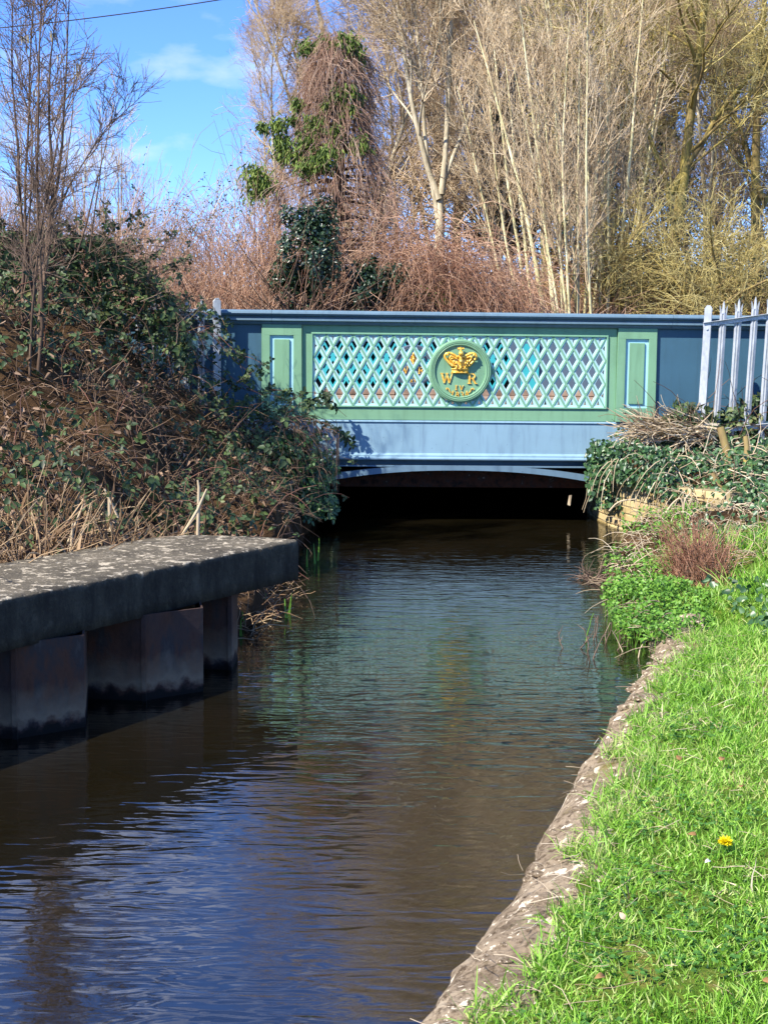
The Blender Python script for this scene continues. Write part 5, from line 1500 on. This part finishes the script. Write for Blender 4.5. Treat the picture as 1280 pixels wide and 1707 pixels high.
link('leaves', np_mesh('leaves', V, F, IVYM), ivr)
n = 34
s = rng.random(n)
p0 = np.stack([np.interp(s, [0, 1], [2.35, 2.9]) - .05, np.interp(s, [0, 1], [14.2, 12.9]) - .08, rng.uniform(.5, .95, n)], 1)
P = grow(p0, norm(np.stack([rng.normal(-.4, .5, n), rng.normal(-.3, .5, n), rng.normal(0, .5, n)], 1)), rng.uniform(.2, .75, n), 6, .4, .12)
V, F = tubes(P - O, taper(P, .006, .0025), 4); link('stems', np_mesh('stems', V, F, STRAW), ivr)

heap = empty('dead_stalk_heap', (2.8, 14.0, .9), 0, 'bleached heap of bent dead stalks against the right end of the parapet', 'dead stalks')
O = np.array([2.8, 14.0, .9])
n = 460
p0 = np.stack([rng.uniform(2.55, 3.35, n), rng.uniform(13.75, 14.2, n), np.zeros(n)], 1)
p0[:, 2] = np.interp(p0[:, 0], [2.4, 2.7, 3.4], [.92, 1.02, 1.0]) + rng.normal(0, .05, n)
P = grow(p0, norm(np.stack([rng.normal(-.8, .5, n), rng.normal(-.35, .4, n), rng.normal(.2, .3, n)], 1)), rng.uniform(.15, .5, n), 6, rng.uniform(.0, .09, n), .12)
V, F = merge([tubes(P[:280] - O, taper(P[:280], rng.uniform(.004, .011, 280), .003), 4), ribbons(P[280:] - O, taper(P[280:], rng.uniform(.008, .018, n - 280), .004), norm(rng.normal(size=(n - 280, 3))))])
link('stalks', np_mesh('stalks', V, F, STRAW), heap)

n = 240
p0 = right_pts(n, lambda x, y: (x > XR(y) - .02) & (x + .9 * (y - 13.2) > 2.3), 2.3, 4.6, 12.3, 14.0)
p0[:, 2] += rng.uniform(.1, .24, n)
P = grow(p0, norm(np.stack([rng.normal(-.3, .8, n), rng.normal(-.4, .5, n), rng.normal(.1, .4, n)], 1)), rng.uniform(.12, .5, n), 5, .08, .16)
V, F = tubes(P - O, taper(P, .006, .002), 4)
link('loose_stalks', np_mesh('loose_stalks', V, F, STRAW), heap)

rb = empty('bramble_bush', (3.2, 14.1, 1.0), 0, 'dark bramble growing through the right palisade fence', 'bramble')
O = np.array([3.2, 14.1, 1.0])
n = 1300
p0 = np.stack([rng.uniform(2.75, 5.0, n), rng.uniform(13.85, 14.25, n), np.zeros(n)], 1)
p0[:, 2] = .8 + rng.random(n) * np.interp(p0[:, 0], [2.75, 3.0, 3.4, 3.9, 5], [.25, .5, .42, .66, .75])
V, F = bramble_leaves(p0 - O, .058, facer); link('leaves', np_mesh('leaves', V, F, LEAFM), rb)
n = 90
p0 = np.stack([rng.uniform(2.8, 5, n), rng.uniform(13.8, 14.2, n), np.full(n, .9)], 1)
P = grow(p0, norm(np.stack([rng.normal(-.3, .5, n), rng.normal(-.1, .3, n), np.ones(n)], 1)), rng.uniform(.4, 1.0, n), 7, .15, .12)
V, F = tubes(P - O, taper(P, .005, .002), 4); link('cane', np_mesh('cane', V, F, CANE), rb)

# cut stumps among the ivy
def stump(pa, pb, Y, r, lab):
    a_ = at(*pa, Y); b_ = at(*pb, Y - .08)
    root = empty('cut_stump', tuple(b_), 0, lab, 'stump')
    P = np.array([[(0, 0, -.05), tuple((a_ - b_) * .5), tuple(a_ - b_)]]); P[0, 1] += [.01, 0, 0]
    V, F = tubes(P, np.array([[r * 1.15, r, r * .95]]), 10)
    link('bark', np_mesh('bark', V, F, BARK_MOSS, None, True), root)
    d = norm((a_ - b_)[None])[0]; q = np.eye(3)[0]; n1_ = norm(np.cross(d, q)[None])[0]; n2_ = np.cross(d, n1_)
    MB().poly([tuple((a_ - b_) + d * .002 + r * .95 * (math.cos(k * .628) * n1_ + math.sin(k * .628) * n2_)) for k in range(10)], [tuple(range(10))]).build('cut_face', CUTW, root)
stump((1200, 712), (1218, 790), 13.35, .04, 'mossy cut stump leaning left in the ivy below the fence')
stump((1242, 728), (1243, 765), 13.2, .026, 'small upright cut stump below the fence, right of the leaning one')
stump((1185, 790), (1205, 830), 12.9, .04, 'pale cut stump lowest in the ivy below the fence')

# russet dead dock stems
dk = empty('dead_dock', (2.35, 9.9, .2), 0, 'clump of fine russet dead stems beside the brick abutment', 'dead dock')
O = np.array([2.35, 9.9, .2])
n = 300
p0 = right_pts(n, lambda x, y: ((x - 2.30) / .2) ** 2 + ((y - 9.95) / .5) ** 2 < 1, 1.9, 2.8, 9.3, 10.6)
P = grow(p0, norm(np.stack([rng.normal(-.12, .26, n), rng.normal(-.05, .24, n), np.ones(n)], 1)), rng.uniform(.12, .62, n) * (1 - .5 * np.abs(p0[:, 0] - 2.24) / .22), 5, .03, .15)
Rr = taper(P, .0038, .0018)
p1, d1, _, _ = pick(P, Rr, 2, .3, 1)
Pb = grow(p1, fork(d1, 20, 50, .1), rng.uniform(.06, .18, len(p1)), 3, .03, .15)
V, F = merge([tubes(P - O, Rr, 3), tubes(Pb - O, taper(Pb, .0022, .0014), 3)])
link('stems', np_mesh('stems', V, F, DOCK), dk)
n = 1500           # pale litter of dead grass round it
p0 = right_pts(n, lambda x, y: (x > XR(y) + .04) & (x < XR(y) + 2.0) & ((y < 12.4) | (x > XR(y) + .35)), 1.6, 4.8, 9.9, 13.3)
P = grow(p0 + [0, 0, .04], norm(np.stack([rng.normal(-.3, .8, n), rng.normal(-.2, .7, n), rng.uniform(.0, .8, n)], 1)), rng.uniform(.08, .34, n), 5, .2, .18)
V, F = tubes(P, taper(P, .0045, .002), 3)
tag(link('dead_grass', np_mesh('dead_grass', V, F, STRAW)), kind='stuff')
n = 2200
p0 = right_pts(n, lambda x, y: (x > XR(y) + .55) & (np.sin(x * 3) * np.sin(y * 2.4) > -.2), 2.2, 4.8, 7.6, 13)
p0[:, 2] += rng.uniform(.02, .12, n)
V, F = leaves(p0, norm(np.cross(facer(n), rng.normal(size=(n, 3)))), facer(n), rng.uniform(.03, .06, n), rng.uniform(.014, .024, n))
tag(link('ground_ivy', np_mesh('ground_ivy', V, F, IVYM)), kind='stuff')

# bright green water parsley at the water's edge
hb = empty('water_parsley', (1.85, 9, .1), 0, 'bright green clump of water parsley at the foot of the right bank', 'plant')
O = np.array([1.85, 9, .1])
n = 5000
def herbc(x, y): return ((((x - XR(y) - .17) / .36) ** 2 + ((y - 8.8) / 1.0) ** 2 < 1)) & (np.sin(x * 17) * np.sin(y * 9) + .5 * np.sin(x * 31 + y * 23) > -.45)
p0 = right_pts(n, lambda x, y: herbc(x, y) & (x > XR(y) - .13), 1.3, 2.5, 7.6, 12.3)
dome = (.05 + .16 * np.clip(.5 + .5 * np.sin(p0[:, 0] * 13) * np.sin(p0[:, 1] * 6.1 + 1), 0, 1)) * np.clip(1 - ((p0[:, 0] - XR(p0[:, 1]) - .14) / .34) ** 2, 0, 1) * (.5 + .5 * rng.random(n))
p0[:, 2] = np.maximum(p0[:, 2], .02) + rng.random(n) ** .7 * (dome + .04)
V, F = leaves(p0 - O, rdir(n, .2), norm(np.stack([rng.normal(-.2, .5, n), rng.normal(-.4, .5, n), np.ones(n)], 1)), rng.uniform(.016, .036, n), rng.uniform(.006, .011, n), .15)
link('leaves', np_mesh('leaves', V, F, HERB), hb)
sel = rng.choice(n, 420, False)
P = np.stack([p0[sel] * [1, 1, 0] + [0, 0, -.03], (p0[sel] + p0[sel] * [1, 1, 0]) / 2 + rng.normal(0, .015, (420, 3)), p0[sel]], 1)
V, F = tubes(P - O, np.full((420, 3), .0018), 3); link('stalks', np_mesh('stalks', V, F, HERB), hb)
n = 2200
p0 = right_pts(n, lambda x, y: (x > XR(y) - .03) & (x < XR(y) + .55) & (np.sin(x * 9 + y * 4) * np.sin(y * 7) > -.2), 1.6, 3.0, 9.8, 12.4)
p0[:, 2] = np.maximum(p0[:, 2], .02) + rng.random(n) * .09
V, F = leaves(p0, rdir(n, .3), norm(np.stack([rng.normal(-.2, .5, n), rng.normal(-.4, .5, n), np.ones(n)], 1)), rng.uniform(.02, .045, n), rng.uniform(.007, .013, n), .15)
tag(link('bank_weeds', np_mesh('bank_weeds', V, F, HERB)), kind='stuff')
# drooping straw over the water beside it
n = 60
s = rng.uniform(7.8, 11.2, n)
p0 = np.stack([XR(s) + rng.uniform(-.02, .35, n), s, rng.uniform(.05, .22, n)], 1)
P = grow(p0, norm(np.stack([rng.normal(-.8, .5, n), rng.normal(-.2, .6, n), rng.normal(.35, .3, n)], 1)), rng.uniform(.1, .34, n), 5, .14, .1)
V, F = tubes(P, taper(P, .0038, .0016), 3)
tag(link('drooping_straw', np_mesh('drooping_straw', V, F, STRAW)), kind='stuff')

# dead twigs and pale shoots standing in the water
def water_twigs(px_list, lab, mats, name, cat, lean=.35, hgt=(.08, .2), fork_n=2):
    c = on(sum(p[0] for p in px_list) / len(px_list), sum(p[1] for p in px_list) / len(px_list), 0)
    root = empty(name, tuple(c), 0, lab, cat)
    for i, (x, y) in enumerate(px_list):
        g_ = on(x, y, -.03)
        P = grow(np.array([g_ - c]), [[random.uniform(-lean, lean), random.uniform(-lean, lean), 1]], random.uniform(*hgt), 5, random.uniform(-.05, .1), .16)
        Rr = taper(P, .0045, .002)
        sets = [tubes(P, Rr, 4)]
        if fork_n:
            p1, d1, _, _ = pick(P, Rr, fork_n, .4, 1)
            Pb = grow(p1, fork(d1, 25, 60), rng.uniform(.03, .08, len(p1)), 3, .05, .15); sets.append(tubes(Pb, taper(Pb, .003, .0015), 3))
        V, F = merge(sets)
        link('twig', np_mesh('twig', V, F, mats[i % len(mats)]), root)
water_twigs([(986, 1075), (993, 1068), (1000, 1072), (1008, 1080), (1030, 1085), (1024, 1092)], 'forked dark twigs standing in the water off the right bank', [TW_DARK], 'water_twig', 'twigs')
water_twigs([(962, 1088), (940, 1090), (984, 1112), (980, 1095), (988, 1108)], 'few thin dark twigs in the water farthest from the right bank', [TW_DARK], 'water_twig', 'twigs')
water_twigs([(978, 1078), (1010, 1075), (1035, 1090), (1040, 1095), (1032, 1080), (1062, 1105)], 'pale green bent shoots standing in the water by the right bank', [HERB, STRAW], 'water_shoot', 'reeds', .25, (.12, .22), 0)
db = on(990, 968, 0)
n = 160
P = grow(np.stack([rng.normal(0, .07, n), rng.normal(0, .12, n), rng.uniform(-.02, .03, n)], 1), norm(np.stack([rng.normal(0, 1, n), rng.normal(0, 1, n), rng.normal(.15, .35, n)], 1)), rng.uniform(.08, .22, n), 4, .08, .2)
V, F = tubes(P, taper(P, .005, .002), 3)
tag(link('driftwood', np_mesh('driftwood', V, F, TW_DARK), None, (db[0] + .04, db[1], 0)), 'small dark raft of drifted twigs in the water near the brick abutment', 'driftwood')
# long bent dead stems arching in front of the ivy mound
ar = empty('bent_stem', (2.7, 11.8, .4), 0, 'pale bent dead stems arching over the russet clump', 'dead stem')
O = np.array([2.7, 11.8, .4])
for l in ([(1105, 862), (1120, 838), (1138, 826), (1138, 890)], [(1140, 888), (1138, 835), (1150, 822)], [(1155, 848), (1190, 862), (1230, 875), (1262, 892)], [(1015, 852), (1030, 835), (1060, 832)]):
    q = np.array([at(x, y, 12.0 if x > 1080 else 13.2) for x, y in l]) - O
    for _ in range(2):
        q2 = [q[0]]
        for i in range(len(q) - 1): q2 += [q[i] * .75 + q[i + 1] * .25, q[i] * .25 + q[i + 1] * .75]
        q = np.array(q2 + [q[-1]])
    V, F = tubes(q[None], taper(q[None], .010, .006), 6)
    link('stem', np_mesh('stem', V, F, STRAW), ar)

# ------------------------------------------------------------------ overhead cable
a_, b_ = at(-60, 52, 40), at(470, -18, 40)
ts = np.linspace(0, 1, 30)[:, None]
q = a_ * (1 - ts) + b_ * ts; q[:, 2] -= (.10 * 4 * ts[:, 0] * (1 - ts[:, 0]))
V, F = tubes(q[None], np.full((1, 30), .016), 6)
tag(link('overhead_cable', np_mesh('overhead_cable', V, F, CABLE)), 'thin black overhead cable crossing the blue sky at upper left', 'cable')
